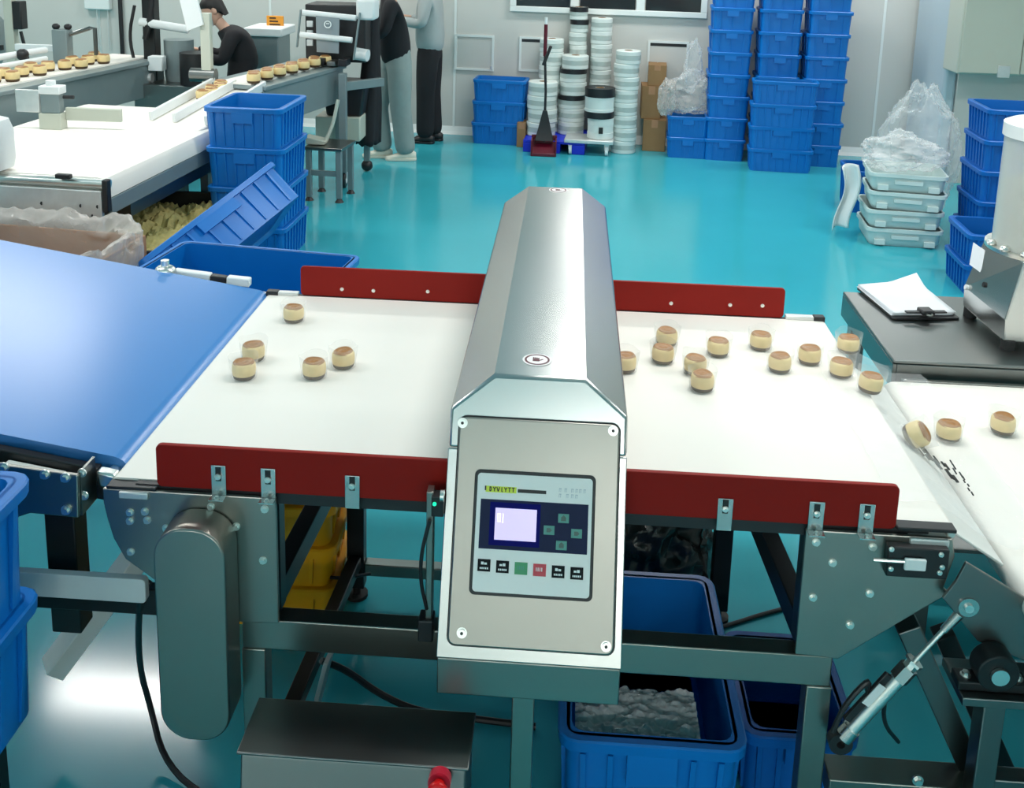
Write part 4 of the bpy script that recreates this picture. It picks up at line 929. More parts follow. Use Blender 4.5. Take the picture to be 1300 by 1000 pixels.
# cartons
def carton(p, sx, sy, sz, rz, label):
    r = empty('cardboard_box', p, rz, label, 'box', 'brown cartons at the back wall')
    MB().box((-sx/2,-sy/2,0),(sx/2,sy/2,sz-.004)).build('carton', CARD, r, local=True, bev=.004)
    MB().box((-sx/2,-sy/2,sz-.004),(-.004,sy/2,sz)).build('flap', CARD, r, local=True); MB().box((.004,-sy/2,sz-.004),(sx/2,sy/2,sz)).build('flap', CARD, r, local=True)
    MB().box((-.03,-sy/2-.001,sz*.75),(.03,-sy/2,sz)).build('tape', CARDL, r, local=True)
a = ZP(817, 193, 0); b = ZP(845, 193, 0); cw = (b-a).length; c = clampwall((a+b)/2+Vector((0,.18,0)), .17)
carton(c, cw, .3, .31, WROT, 'brown carton on the floor beside the rightmost roll column')
carton(c+Vector((-.05,.02,.311)), cw*.85, .28, .32, WROT+.05, 'brown carton in the middle of the three by the rolls')
carton(c+Vector((.0,.03,.632)), cw*.8, .26, .2, WROT, 'topmost small brown carton below the wall hatch')
a = ZP(662, 187, 0); carton(a+Vector((0,.1,0)), .085, .2, .24, WROT, 'narrow brown carton wedged between blue crates and pallet')

# ================================================================== LEFT: WHITE CONVEYOR, CARTON WITH LINER
WZ = .8
e0, e1, e2 = ZP(2,217,WZ), ZP(136,228,WZ), ZP(258,171,WZ)
dv = (e2-e1); dv.normalize(); sv = Vector((-dv.y, dv.x, 0)); sv = sv if sv.x < 0 else -sv
def cxf(p): return e1 + sv*p.x + dv*p.y + Vector((0,0,p.z))      # x to the left, y away, z from the belt top
wc = empty('sorting_conveyor', (e1.x-.5, e1.y+.9, 0), 0, 'wide cream belt conveyor at the left behind the carton', 'conveyor')
def cm(): return MB(cxf)
def rv(mb): mb.f = [f[::-1] for f in mb.f]; return mb
WW = 1.25; WL = 1.95
pr2 = [(.0,-.10),(.012,-.03),(.03,-.006),(.07,0),(WW-.07,0),(WW-.03,-.006),(WW,-.03),(WW,-.10)]
rv(cm().prism(pr2, 'y', .03, WL)).build('belt', BELTW, wc)
rv(cm().cyl((-.0,.02,-.028),(WW,.02,-.028),.026,16)).build('end_roller', BRIGHT, wc)
rv(cm().box((.03,-.012,-.30),(WW,.012,-.06))).build('end_fascia', ALU, wc, bev=.004)
rv(cm().box((-.008,-.02,-.17),(.022,.022,.0))).build('bearing_end', BLACK, wc, bev=.006)
rv(cm().box((.0,.035,-.19),(.02,WL,-.105))).build('side_plate', GREYP, wc, bev=.004)
rv(cm().box((.18,-.035,-.002),(.26,-.004,.022))).build('roller_clip', BLACK, wc, bev=.005)
for k in range(7):
    x = .05+.03*k+.12*(k>4); z = -.14-.05*((k*7)%3)
    rv(cm().cyl((x,-.0135,z),(x+.004,-.0125,z-.0),.010,5)).build('vent_mark', BLACK, wc)
for x, y in ((.42,.3),(.42,WL-.2),(WW-.06,.35),(WW-.06,WL-.2)):
    rv(cm().box((x-.03,y-.03,-.8),(x+.03,y+.03,-.195))).build('leg', DSTEEL, wc, bev=.003)
rv(cm().box((.04,.3,-.28),(WW-.04,WL-.1,-.2))).build('frame_beam', DSTEEL, wc)
# guide tower and plate standing on that belt
g0 = ZP(68, 163, WZ)
gt = empty('guide_bracket', g0, 0, 'pale bracket tower with white cap standing on the cream belt', 'bracket')
MB().box((-.07,-.04,0),(.07,.04,.10)).build('lower_block', CABM, gt, local=True, bev=.004)
MB().box((-.055,-.03,.10),(.06,.03,.22)).build('middle_block', GREYP, gt, local=True, bev=.004)
MB().box((-.06,-.045,.22),(.075,.045,.27)).build('cap_block', WHITEP, gt, local=True, bev=.006)
MB().cyl((0,0,.27),(0,0,.3),.03,14).build('cap_knob', WHITEP, gt, local=True)
MB().box((-.22,-.02,.1),(-.07,.0,.24)).build('side_wing', ALU, gt, local=True, bev=.004)
MB().cyl((.075,0,.2),(.14,0,.2),.012,10).build('clamp_screw', BLACK, gt, local=True)
MB().box((.07,.02,.05),(.42,.05,.13)).build('guide_plate', CABM, gt, local=True, bev=.004)
# narrow feeder belt running away to the packing line
f0, f1 = ZP(226,156,.82), ZP(304,111,.94)
fd = empty('feeder_belt', ((f0.x+f1.x)/2, (f0.y+f1.y)/2, 0), 0, 'narrow white feeder belt with guide rails leading to the packing line', 'conveyor')
dd = (f1-f0).normalized(); ss = Vector((-dd.y, dd.x, 0)).normalized()
MB().bar(f0-dd*.1+Vector((0,0,-.04)), f1+Vector((0,0,-.04)), .42, .07).build('belt', BELTW, fd, bev=.01)
for k, h in ((-.2,.05),(.03,.05),(.2,.05)):
    MB().bar(f0+ss*k+Vector((0,0,.03)), f1+ss*k+Vector((0,0,.03)), .025, .06).build('guide_rail', WHITEP, fd, bev=.004)
MB().bar(f0-ss*.215+Vector((0,0,-.12)), f1-ss*.215+Vector((0,0,-.12)), .02, .1).build('side_plate', GREYP, fd, bev=.003)
for t in (.1, .9):
    p = f0.lerp(f1, t); MB().box((p.x-.15,p.y-.03,0),(p.x-.1,p.y+.03,p.z-.08)).build('leg', GREYP, fd); MB().box((p.x+.1,p.y-.03,0),(p.x+.15,p.y+.03,p.z-.08)).build('leg', GREYP, fd)
# carton with liner in front of it
k0, k1, k2 = ZP(2,268,.6), ZP(150,283,.6), ZP(172,330,.6)
bxc = empty('open_carton', (k1.x-.36, k1.y-.36, 0), -.1, 'large open brown carton lined with clear plastic at the left edge', 'box')
cx_, cy_, hz_ = .52, .3, .58
for a_, b_2 in (((-cx_,-cy_,0),(cx_,cy_,.01)), ((-cx_,-cy_,.01),(-cx_+.012,cy_,hz_)), ((cx_-.012,-cy_,.01),(cx_,cy_,hz_)), ((-cx_+.012,-cy_,.01),(cx_-.012,-cy_+.012,hz_)), ((-cx_+.012,cy_-.012,.01),(cx_-.012,cy_,hz_))):
    MB().box(a_, b_2).build('carton_wall', CARDL, bxc, local=True)
def liner(u, v):
    a = 2*math.pi*u; c_, s_ = math.cos(a), math.sin(a); k = 1/max(abs(c_), abs(s_))
    out = 0 if v < .55 else (v-.55)
    z = .12+.9*v if v < .55 else .615+.05*math.sin((v-.55)*7)-.42*max(0, v-.72)
    rx = (cx_-.025+.14*min(out*3,.6)); ry = (cy_-.025+.14*min(out*3,.6))
    w = .03*noise.noise((math.cos(a)*4, math.sin(a)*4, v*7))-.045*abs(noise.noise((math.cos(a)*9, math.sin(a)*9, v*8)))*(v > .5)
    return Vector((rx*min(k,1.15)*c_*(1+w), ry*min(k,1.15)*s_*(1+w), z+w))
MB().grid(liner, 160, 36).build('liner', LINER, bxc, local=True, ang=80)
tag(MB().grid(lambda u, v: Vector((k0.x-.25+.28*u, k0.y-.30+.05*math.sin(u*4)-.25*v, .80-.24*v+.02*math.sin(u*9))), 12, 12).build('blue_sheet', LBLUE, None, ang=80, solid=.004), 'pale blue plastic sheet at the left edge above the carton', 'sheet')
wp = ZP(-8, 205, .85)
tag(MB().loft([[wp+Vector((x*k, y*k, z)) for x, y in rrect(-.09,.09,-.09,.09,.05,4)] for k, z in ((.5,-.045),(.9,-.03),(1,.02),(1,.16),(.8,.22),(.3,.24))]).build('machine_guard', WHITEP), 'white rounded machine guard cut by the left edge', 'guard')
# ================================================================== PACKING LINES
def table_line(name, label, z, pA, pB, width, skirt, extra=.0, legs=()):
    a, b = ZP(*pA, z), ZP(*pB, z); d = (b-a).normalized(); s_ = Vector((-d.y, d.x, 0)); s_ = s_ if s_.x < 0 else -s_
    r = empty(name, ((a.x+b.x)/2, (a.y+b.y)/2, 0), 0, label, 'conveyor')
    f = lambda p: a + s_*p.x + d*p.y + Vector((0,0,p.z)); L = (b-a).length
    rv(MB(f).box((0,-extra,-.03),(width,L,0))).build('table_top', GREYP, r, bev=.004)
    rv(MB(f).box((.02,-extra,-.035-skirt),(.04,L-.02,-.031))).build('side_skirt', GREYP, r, bev=.004)
    rv(MB(f).box((width-.04,-extra,-.035-skirt),(width-.02,L-.02,-.031))).build('side_skirt', GREYP, r, bev=.004)
    rv(MB(f).box((.12,-extra,0.0005),(width-.12,L-.05,.012))).build('belt', BELTW, r)
    for y in legs:
        for x in (.05, width-.05): rv(MB(f).box((x-.025,y*L-.025,-z),(x+.025,y*L+.025,-.031))).build('leg', GREYP, r, bev=.003)
    return r, f, L, d, s_
l2, f2, L2, d2, s2 = table_line('packing_line', 'grey packing line in the middle carrying a row of wrapped buns', .97, (338,110), (440,82), .5, .26, legs=(.1,.97))
l1, f1_, L1, d1, s1 = table_line('packing_line', 'grey packing line at the far left with scattered buns', .95, (0,117), (212,73), .6, .26, extra=1.2, legs=(.1,.95))
for i in range(13):
    t = i/12; x, y = 352+48*t+2*(i%2), 97-15*t
    p = f2(Vector((.12+.05*(i%2), L2*(.03+.072*i), .012)))
    bun(p, '%s wrapped bun from the crate stack in the packing line row' % NTH[i], (0,0,i), 1.5, 'buns in the row on the middle packing line', False)
for i in range(5):
    p = f0.lerp(f1, .62+.075*i)+Vector((-.1+.03*(i%2), 0, -.004))
    bun(p, '%s wrapped bun along the narrow feeder belt, counted away from viewer' % NTH[i], (0,0,i), 1.5, 'buns on the narrow feeder belt', False)
for i in range(15):
    t = .02+.052*i; p = f1_(Vector((.16+.22*((i*37)%10)/10, L1*t, .012)))
    bun(p, '%s golden bun from the left along the far left packing line' % NTH[i], (0,0,i), 1.55, 'buns scattered on the far left packing line', False)
# rails and rollers over the far line
rl = empty('roller_rail', f1_(Vector((.45, .3, 0))), 0, 'white guide rail with black clamps along the far left packing line', 'rail')
MB().cyl(f1_(Vector((.5,-.3,.13))), f1_(Vector((.5,1.1,.13))), .025, 12).build('rail_tube', WHITEP, rl)
MB().cyl(f1_(Vector((.42,-.3,.08))), f1_(Vector((.42,1.0,.08))), .02, 12).build('rail_tube', WHITEP, rl)
for y in (-.1,.1,.45,.8):
    MB().sphere(f1_(Vector((.46,y,.13))), .045, 12, 8).build('clamp', BLACK, rl); MB().cyl(f1_(Vector((.46,y,.0))), f1_(Vector((.46,y,.1))), .015, 8).build('clamp_post', ALU, rl)
p = f1_(Vector((.48, 1.28, .013)))
sc_ = empty('scanner_head', p, 0, 'small grey scanner column with black knobs on the far left line', 'scanner')
MB().box((-.06,-.05,0),(.06,.05,.26)).build('column', GREYP, sc_, local=True, bev=.006)
for dx in (-.045,.05): MB().sphere((dx,0,.28), (.03,.03,.025), 12, 8).build('knob', BLACK, sc_, local=True)
MB().tube([(.06,0,.22),(.2,.05,.27),(.24,.05,.27),(.24,.05,.06)], .016, 8).build('arm', DSTEEL, sc_, local=True)
MB().box((-.4,.02,.08),(-.08,.06,.13)).build('side_guide', WHITEP, sc_, local=True, bev=.004)
# pole machine at the far left edge
p = YP(18, 70, 8.2)
pm = empty('pole_stand', (p.x, 8.2, 0), 0, 'white upright pole with a dark box at the top left corner', 'stand')
MB().box((-.045,-.04,0),(.03,.04,2.0)).build('pole', CABM, pm, local=True, bev=.006)
MB().box((.035,-.05,p.z+.22),(.11,.05,p.z+.45)).build('dark_box', BLACK, pm, local=True, bev=.008)
MB().bar((.07,0,p.z+.2),(.13,0,p.z-.1), .02, .02, (0,1,0)).build('thin_arm', BLACK, pm, local=True)
MB().loft([[(x*k-.3,y*k,z) for x, y in rrect(-.18,.18,-.15,.15,.08,4)] for k, z in ((.8,p.z-.1),(1,p.z+.0),(1,p.z+.28),(.7,p.z+.36))]).build('grey_hood', GREYP, pm, local=True)
MB().box((-.5,-.1,p.z+.05),(-.05,-.06,p.z+.09)).build('black_bar', BLACK, pm, local=True)
# wall switch box with two cords, dark cable
s_, z_ = WQ(127, 8)
sw = empty('switch_box', WA+WD*s_+Vector((0,0,z_-.05)), 0, 'pale wall switch box with two cords at the top left', 'switch')
wmb().box((s_-.14,.001,z_-.03),(s_+.14,.07,z_+.2)).build('box', COVE, sw, bev=.01)
for dx in (-.02,.10): wmb().cyl((s_+dx,.03,.7),(s_+dx,.03,z_-.03),.008,8).build('cord', ALU, sw)
s_, _ = WQ(156, 40); tag(wmb().cyl((s_,.03,.3),(s_,.03,3.1),.022,10).build('wall_pipe', BLACK), 'black vertical pipe on the left part of the back wall', 'pipe')
# machine between the lines: dark column, bar, hopper, panel on a post
p = YP(215, 100, 8.2); zz = p.z
mm = empty('filling_machine', (p.x, 8.2, 0), 0, 'dark filling machine between the two packing lines', 'machine')
MB().box((-.22,-.2,0),(.32,.25,zz-.02)).build('cabinet', DSTEEL, mm, local=True, bev=.01)
MB().box((-.2,-.02,zz-.02),(-.1,.1,zz+.75)).build('column', DARKF, mm, local=True, bev=.006)
MB().cyl((-.2,-.06,zz+.47),(.2,-.06,zz+.42),.035,14).build('white_bar', WHITEP, mm, local=True)
MB().lathe([(.0,0),(.11,0),(.12,.05),(.12,.34),(.0,.34)], (.06,.08,zz-.02), 24).build('tank', GREYP, mm, local=True)
MB().box((-.12,-.14,zz+.08),(-.0,-.04,zz+.2)).build('motor_box', WHITEP, mm, local=True, bev=.008)
MB().lathe([(.0,0),(.13,0),(.13,.26),(.0,.26)], (.27,-.1,zz-.02), 22).build('black_drum', BLACK, mm, local=True)
MB().cyl((-.34,-.1,zz+.02),(-.1,-.1,zz+.02),.04,14).build('feed_roller', ALU, mm, local=True)
MB().tube([(-.26,-.05,zz+.1),(-.3,-.06,zz+.35),(-.24,-.06,zz+.6)], .014, 8, 2).build('hooked_arm', BLACK, mm, local=True)
MB().tube([(-.16,-.07,zz+.33),(-.1,-.07,zz+.55),(-.08,-.07,zz+.8)], .025, 8, 1).build('lamp_arm', BLACK, mm, local=True)
p = ZP(264, 106, .95)
pp_ = empty('panel_stand', (p.x, p.y, 0), 0, 'white tilted panel on a pale post beside the masked worker', 'panel')
MB().box((-.035,-.03,0),(.035,.03,p.z+.5)).build('post', CABM, pp_, local=True, bev=.005)
MB().prism([(-.2,p.z+.75),(-.07,p.z+.75),(.0,p.z+.42),(-.12,p.z+.37)], 'y', -.05, -.03).build('panel', WHITEP, pp_, local=True, bev=.004)
MB().cyl((-.12,-.0,p.z+.06),(.06,.0,p.z+.06),.05,14).build('post_clamp', DSTEEL, pp_, local=True)
# film wrapping head at the end of the middle line
q0 = f2(Vector((.3, L2*.93, .0)))
fm = empty('film_wrapper', (q0.x, q0.y, 0), 0, 'black film wrapping head with white rollers at the end of the packing line', 'machine')
yq = q0.y
def wq(x, y, dy=0): return YP(x, y, yq+dy)
a = wq(386, 78); b = wq(462, 8)
MB().box((a.x,yq+.05,q0.z+.013),(b.x,yq+.4,b.z)).build('black_housing', BLACK, fm, bev=.01)
MB().bar(wq(382,12,-.12), wq(377,60,-.12), .014, .025, (0,1,0)).build('side_arm', GREYP, fm, bev=.004)
MB().bar(wq(457,16,-.12), wq(449,76,-.12), .014, .025, (0,1,0)).build('side_arm', GREYP, fm, bev=.004)
for (xa,ya),(xb,yb2) in (((384,16),(452,23)),((381,44),(447,51))):
    MB().cyl(wq(xa,ya,-.12), wq(xb,yb2,-.12), .024, 14).build('roller', WHITEP, fm)
pf = [wq(401,20,-.145), wq(431,23,-.145), wq(430,68,-.1), wq(402,66,-.1)]
mb = MB(); mb.add([*pf, *[v+Vector((0,.004,0)) for v in pf]], [(3,2,1,0),(4,5,6,7),(0,1,5,4),(1,2,6,5),(2,3,7,6),(3,0,4,7)]); fs = mb.build('film_sheet', FILMG, fm, smooth=False)
c = wq(416,31,-.15); mb = MB(lambda p: c+Vector((p.x, p.z, p.y))); mb.lathe([(.022,-.001),(.030,-.001),(.030,.001),(.022,.001)], (0,0,0), 20, True); mb.build('printed_ring', WINK, fs)
mb = MB(); mb.bar(c+Vector((-.012,0,.006)), c+Vector((.012,0,.006)), .002, .008, (0,0,1)); mb.build('printed_mark', WINK, fs)
a = wq(455,24); MB().box((a.x,yq-.1,a.z),(a.x+.15,yq+.1,a.z+.16)).build('white_head', WHITEP, fm, bev=.02)
a = wq(452,68); MB().cyl(a, a+Vector((.1,-.02,-.01)), .05, 16).build('end_drum', WHITEP, fm)
for k in range(4):
    a = wq(400+k*14, 74); MB().box((a.x-.04,yq-.2,q0.z+.013),(a.x+.03,yq-.1+.02*k,q0.z+.05+.02*(k%2))).build('crimp_jaw', BLACK if k % 2 else DSTEEL, fm, bev=.006)
for k in range(3):
    a = wq(391, 30+k*12); MB().box((a.x-.02,yq+.03,a.z-.03),(a.x+.03,yq+.049,a.z+.02)).build('fitting', WHITEP, fm, bev=.004)
# draped black cloth at the machine end
dc0 = ZP(462,178,.25)
def drape(u, v):
    a = 2*math.pi*u; r1 = .085+.02*math.sin(4*a)*v; k = .55+.45*min(1, v*1.4)
    return Vector((dc0.x+.06+r1*math.cos(a)*k+.04*(1-v), dc0.y-.1+.14*math.sin(a)*k, 1.42-1.17*v+.01*math.sin(7*a)))
tag(MB().grid(drape, 36, 24).build('black_cover', CLBLK, None, ang=80, solid=.006), 'long black cloth cover hanging at the end of the packing line', 'cloth')
# under-table parts of the middle line
p = ZP(436, 238, 0)
ub = empty('end_frame', (p.x, p.y, 0), 0, 'grey end frame with caster under the end of the packing line', 'frame')
MB().box((-.03,-.03,.13),(.03,.03,.93)).build('leg', GREYP, ub, local=True, bev=.004)
MB().bar((.0,.03,.82),(.25,.35,.82),.05,.07).build('frame_rail', GREYP, ub, local=True, bev=.004)
MB().cyl((-.025,0,.065),(.025,0,.065),.065,18).build('caster', BLACK, ub, local=True, bev=.008); MB().cyl((-.028,0,.065),(.028,0,.065),.03,12).build('caster_hub', WHITEP, ub, local=True); MB().box((-.032,-.02,.08),(.032,.02,.1295)).build('caster_fork', ALU, ub, local=True)
p2 = ZP(466, 217, 0)-p
MB().box((p2.x-.025,p2.y-.025,.09),(p2.x+.025,p2.y+.025,.8)).build('leg', GREYP, ub, local=True, bev=.004); MB().sphere((p2.x,p2.y,.05),(.05,.05,.05),14,8).build('caster', BLACK, ub, local=True)
p = YP(432, 178, 8.15)
tag(MB().box((p.x-.2,8.12,p.z),(p.x+.17,8.5,p.z+.2)).build('drawer_box', CABM, None, bev=.01), 'pale box stored under the end of the packing line', 'box')
p = YP(435, 150, 8.2)
tag(MB().loft([[(p.x-.16*k,8.16,z),(p.x+.2*k,8.16,z),(p.x+.2*k,8.5,z),(p.x-.16*k,8.5,z)] for k, z in ((.8,p.z+.02),(1,p.z+.3))]).build('waste_bin', BLACK, None, bev=.02), 'black bin tucked under the packing line above the pale box', 'bin')
# little steel stool with scoop
p = ZP(410, 258, 0)
stl = empty('steel_stool', (p.x+.02, p.y+.2, 0), -.1, 'small steel stool between the blue crates and the line', 'stool')
MB().box((-.16,-.17,.40),(.14,.17,.425)).build('seat', STEELX, stl, local=True, bev=.004)
for x in (-.13,.11):
    for y in (-.14,.14):
        MB().box((x-.02,y-.02,.03),(x+.02,y+.02,.3995)).build('leg', GREYP, stl, local=True, bev=.003); MB().cyl((x,y,0),(x,y,.03),.035,14,.015).build('foot', BLACK, stl, local=True)
MB().box((-.13,-.15,.2),(.11,-.13,.24)).build('stretcher', GREYP, stl, local=True)
qx = Vector((p.x-.06, p.y+.15, .43))
sc_ = empty('scoop', qx, 0, 'pale long handled scoop lying on the steel stool', 'scoop')
MB().loft([[(-.09,-.05,.0),(.05,-.05,.0),(.05,.06,.0),(-.09,.06,.0)],[(-.1,-.06,.06),(.06,-.06,.03),(.06,.07,.03),(-.1,.07,.06)]]).build('scoop_pan', CABM, sc_, local=True, bev=.006)
MB().tube([(.05,0,.03),(.1,.02,.14),(.14,.03,.34)], .014, 8, 2).build('scoop_handle', CABM, sc_, local=True)
# orange notice behind the worker and pale machine block
p = YP(350, 60, 9.4)
og = empty('notice_stand', (p.x, 9.4, 0), 0, 'orange notice board on a thin stand behind the packing line', 'sign')
z2 = YP(350, 36, 9.4).z; z3 = YP(350, 20, 9.4).z
MB().box((-.08,-.01,z2),(.08,.01,z3)).build('board', ORANGE, og, local=True, bev=.004); MB().box((-.01,.01,0),(.01,.03,z3)).build('stand_pole', ALU, og, local=True); MB().box((-.12,-.1,0),(.12,.12,.02)).build('stand_base', ALU, og, local=True)
for i in range(3): MB().box((-.05,-.012,z2+.03+.03*i),(.05-.02*i,-.0101,z2+.042+.03*i)).build('print_line', INK, og, local=True, smooth=False)
a = YP(316, 55, 9.2); b = YP(346, 38, 9.2)
tag(MB().box((a.x,9.2,0),(b.x+.05,9.6,b.z-.06)).build('side_cabinet', GREYP, None, bev=.01), 'grey side cabinet behind the masked worker', 'cabinet')
tag(MB().box((a.x-.03,9.15,b.z-.059),(b.x+.1,9.62,b.z+.02)).build('white_tray', WHITEP, None, bev=.012), 'white flat lid tray resting on the grey side cabinet', 'tray')
# ================================================================== PEOPLE
def skin(name, pts, edges, m, parent, sub=2):
    me = bpy.data.meshes.new(name); me.from_pydata([tuple(p[0]) for p in pts], edges, []); me.materials.append(m)
    o = bpy.data.objects.new(name, me); COL.objects.link(o); o.parent = parent
    md = o.modifiers.new('skin', 'SKIN'); md.use_smooth_shade = True; md.branch_smoothing = .4
    for i, p in enumerate(pts):
        r = p[1]; me.skin_vertices[0].data[i].radius = r if isinstance(r, tuple) else (r, r)
        me.skin_vertices[0].data[i].use_root = (i == 0)
    s = o.modifiers.new('sub', 'SUBSURF'); s.levels = sub; s.render_levels = sub
    return o
def hand(parent, c, d, side):
    """palm and five curled fingers; c wrist, d direction of the hand"""
    c = Vector(c); d = Vector(d).normalized(); w = d.cross(Vector((0,0,1))).normalized(); up = w.cross(d)
    mb = MB(); pl = c+d*.085
    ring = lambda p, a, b: [p+w*a*math.cos(t)+up*b*math.sin(t) for t in [2*math.pi*k/10 for k in range(10)]]
    mb.loft([ring(c,.024,.018), ring(c+d*.03,.036,.017), ring(pl,.042,.013)])
    for i, (f, ln) in enumerate(((-.032,.06),(-.011,.072),(.011,.068),(.031,.052))):
        s0 = pl+w*f-d*.01; mb.tube([s0, s0+d*ln*.45-up*.006, s0+d*ln*.8-up*.025, s0+d*ln*.9-up*.045], .009, 8, 1)
    s0 = c+d*.03+w*.03*side; mb.tube([s0, s0+w*.025*side+d*.03-up*.01, s0+w*.025*side+d*.055-up*.022], .010, 8, 1)
    return mb.build('hand', SKIN, parent, local=True, ang=70)
def head(parent, c, tilt=0, yaw=0, mask=False, hairm=HAIR):
    """face looks along -Y before yaw / tilt; eyes at half height"""
    R = Matrix.Rotation(yaw, 3, 'Z') @ Matrix.Rotation(tilt, 3, 'X'); c = Vector(c); f = lambda p: c + R@Vector(p)
    mb = MB(f); mb.loft([[Vector((rx*math.cos(a), yo+ry*math.sin(a), z)) for a in [2*math.pi*k/20 for k in range(20)]] for z, rx, ry, yo in
        ((-.118,.026,.03,-.055),(-.105,.044,.05,-.04),(-.07,.06,.076,-.014),(-.02,.07,.088,0),(.03,.075,.096,.004),(.07,.07,.09,.006),(.1,.05,.066,.008),(.115,.02,.03,.01))])
    mb.loft([[Vector((x*k, y, z)) for x, z in ((-.011,-.02),(.011,-.02),(.006,.025),(-.006,.025))] for k, y in ((1.3,-.08),(1,-.095),(.6,-.11))])
    for sx in (-1, 1): mb.sphere((sx*.076,.008,-.005),(.012,.022,.032),10,8)
    h = mb.build('head', SKIN, parent, local=True, ang=70)
    for sx in (-1, 1): MB(f).sphere((sx*.03,-.083,.006),(.013,.008,.008),10,6).build('eye', HAIR, h, local=True)
    MB(f).box((-.022,-.086,-.062),(.022,-.07,-.054)).build('mouth', STDARK, h, local=True, bev=.003)
    mb = MB(f); mb.loft([[Vector((rx*math.cos(a), yo+ry*math.sin(a), z-(.05 if math.sin(a) > .3 else 0)*(1 if z < .03 else 0))) for a in [2*math.pi*k/24 for k in range(24)]] for z, rx, ry, yo in
        ((-.03,.076,.07,.035),(.02,.083,.082,.026),(.055,.083,.1,.008),(.09,.072,.092,.008),(.118,.048,.06,.01),(.13,.015,.02,.012))]); mb.build('hair', hairm, parent, local=True, ang=70)
    if mask:
        mb = MB(f); mb.loft([[Vector((rx*math.cos(a), yo+ry*math.sin(a), z)) for a in [math.pi*(1.05+.9*k/12) for k in range(13)]+[math.pi*(1.95-.9*k/12) for k in range(13)]] for z, rx, ry, yo in ((-.115,.05,.045,-.05),(-.08,.07,.07,-.03),(-.04,.078,.09,-.02),(-.008,.07,.098,-.008))]); mb.build('face_mask', WHITEP, parent, local=True, ang=70)
    return h
def person(loc, rz, label, feet, hips, spine, arms, top, trousers, shoes, headc, htilt, hyaw, mask=False, hem=.86, tw=1.0, legs=True):
    P = empty('person', loc, rz, label, 'person')
    (fl, fr), (kl, kr), (hl, hr) = feet; waist, chest, neck = spine; (sl, el, wl), (sr, er, wr) = arms; V = Vector
    pts = [(hips,(.10,.09)), (waist,(.10,.085)), (chest,(.12,.09)), (neck,.05), (headc-V((0,0,.04)),.05),
           (hl,.08),(kl,.055),(fl,.042),(hr,.08),(kr,.055),(fr,.042),(sl,.05),(el,.036),(wl,.026),(sr,.05),(er,.036),(wr,.026)]
    skin('body', pts, [(0,1),(1,2),(2,3),(3,4),(0,5),(5,6),(6,7),(0,8),(8,9),(9,10),(2,11),(11,12),(12,13),(2,14),(14,15),(15,16)], SKIN, P)
    if legs:
        up = V((0,0,.05))
        tw *= 1.12
        skin('trousers', [(hips+V((0,0,.16)),(.11*tw,.09*tw)), (hips+V((0,0,.02)),(.15*tw,.12*tw)), (hl,(.115*tw,.115*tw)), (hl.lerp(kl,.5),.105*tw), (kl,.09*tw), (kl.lerp(fl,.5),.088*tw), (fl+V((0,0,-.045)),.088*tw),
                          (hr,(.115*tw,.115*tw)), (hr.lerp(kr,.5),.105*tw), (kr,.09*tw), (kr.lerp(fr,.5),.088*tw), (fr+V((0,0,-.045)),.088*tw)],
             [(0,1),(1,2),(2,3),(3,4),(4,5),(5,6),(1,7),(7,8),(8,9),(9,10),(10,11)], trousers, P)
        for f in (fl, fr):
            mb = MB(); g = V((f.x, f.y, 0)); prof = ((.085,.075,.03,.030),(.05,.10,.04,.05),(-.03,.085,.045,.046),(-.11,.055,.047,.032),(-.165,.04,.036,.02),(-.185,.03,.018,.012))
            rings = [[g+V((w*math.cos(a), y, max(.0, h/2+h/2*math.sin(a)*1.0))) for a in [2*math.pi*k/14 for k in range(14)]] for y, h, w, _ in ((.09,.07,.025,0),)+prof]
            sh = mb.loft(rings).build('shoe', shoes, P, local=True, ang=70)
            MB().prism([(g.x+x, g.y+y) for x, y in rrect(-.05,.05,-.185,.095,.045,6)], 'z', 0, .022).build('sole', shoes, sh, local=True, bev=.004)
    hm = hips+V((0,0,hem-1.08))
    skin('jacket', [(hm,(.2,.17)), (waist,(.2,.165)), (chest,(.2,.15)), (neck-V((0,0,.03)),.065),
                    (sl,.075),(el,.06),(wl,.045),(sr,.075),(er,.06),(wr,.045)], [(0,1),(1,2),(2,3),(2,4),(4,5),(5,6),(2,7),(7,8),(8,9)], top, P)
    for w, e, s_ in ((wl, el, 1), (wr, er, -1)): hand(P, w, w-e, s_)
    head(P, headc, htilt, hyaw, mask)
    return P
V = Vector
fA = ZP(486, 201, 0); fB = ZP(515, 201, 0)
mid = (fA+fB)/2; half = (fB-fA).length/2
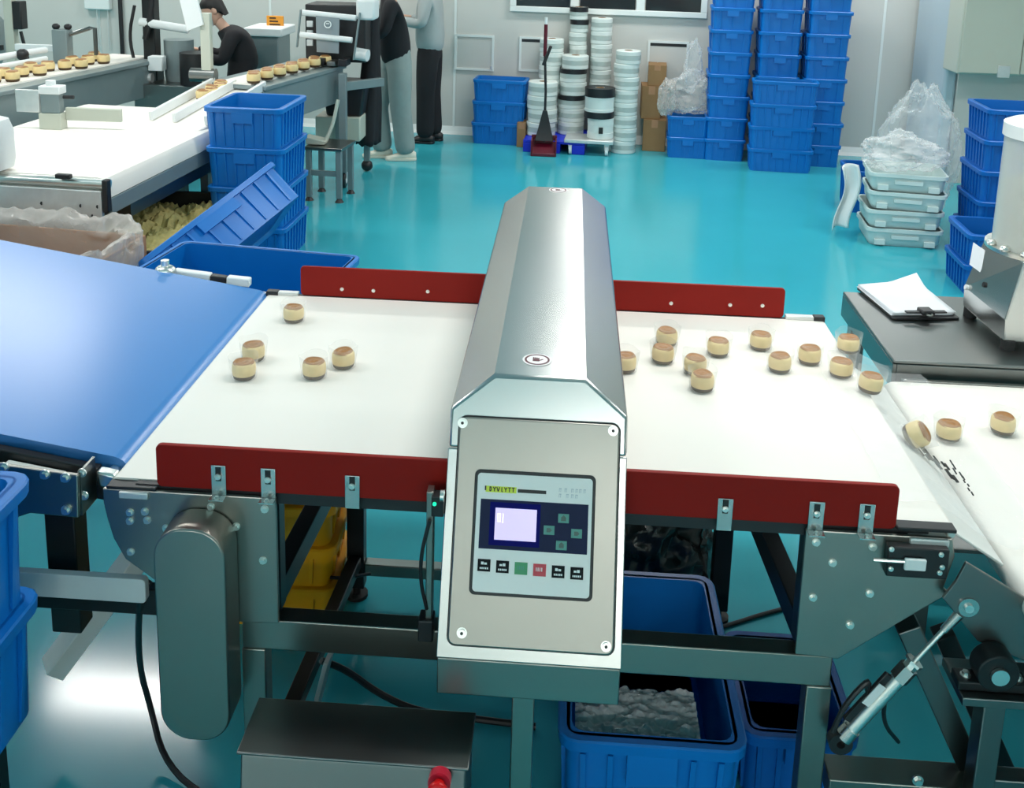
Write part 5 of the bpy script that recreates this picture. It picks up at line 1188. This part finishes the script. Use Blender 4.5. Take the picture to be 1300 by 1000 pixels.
# faces left along the line: local -Y points to -X of the room, so local x is depth
person(mid, math.radians(-78), 'standing worker in black jacket, grey-green jeans and off-white shoes',
    ((V((-.05,-half,.09)), V((.07,half,.09))), (V((-.06,-half*.9-.06,.5)), (V((.08,half*.75-.03,.5)))), (V((-.09,.0,.88)), V((.09,.04,.88)))),
    V((0,.02,.95)), (V((0,.0,1.1)), V((0,-.04,1.33)), V((0,-.06,1.5))),
    ((V((-.2,-.04,1.42)), V((-.25,-.12,1.17)), V((-.2,-.34,1.14))), (V((.2,-.04,1.42)), V((.25,-.1,1.17)), V((.2,-.32,1.12)))),
    CLBLK, JEAN, SHOEW, V((0,-.1,1.66)), .35, 0, hem=.93)
g = ZP(545, 183, 0)
person(g+Vector((-.02,.12,0)), math.radians(-95), 'standing worker in pale grey top and black trousers by the wall',
    ((V((-.08,.03,.09)), V((.08,-.02,.09))), (V((-.09,.0,.5)), V((.09,-.02,.5))), (V((-.09,.0,.88)), V((.09,.0,.88)))),
    V((0,0,.95)), (V((0,.0,1.1)), V((0,.0,1.33)), V((0,-.02,1.5))),
    ((V((-.2,.0,1.42)), V((-.25,-.02,1.17)), V((-.2,-.24,1.2))), (V((.2,.0,1.42)), V((.25,-.02,1.17)), V((.2,-.24,1.2)))),
    CLGREY, CLBLK, BLACK, V((0,-.04,1.66)), .25, 0, hem=.96, tw=.95)
hc_ = YP(271, 12, 8.75); zc = hc_.z
def S(x, y, z): return V((x, y, zc+z))
person(V((hc_.x+.22, 8.75, 0)), math.radians(-72), 'masked worker in black leaning over the packing line at the upper left',
    ((V((-.1,-.02,.09)), V((.1,.02,.09))), (V((-.1,-.05,.48)), V((.1,-.03,.48))), (V((-.09,.02,.86)), V((.09,.02,.86)))),
    V((0,.05,.9)), (V((0,.03,1.02)), V((0,-.06,zc-.28)), V((0,-.14,zc-.13))),
    ((V((-.19,-.06,zc-.2)), V((-.24,-.14,zc-.42)), V((-.17,-.36,zc-.36))), (V((.19,-.06,zc-.2)), V((.24,-.14,zc-.42)), V((.17,-.36,zc-.36)))),
    CLBLK, CLBLK, BLACK, V((0,-.21,zc)), .45, 0, mask=True, hem=.9)
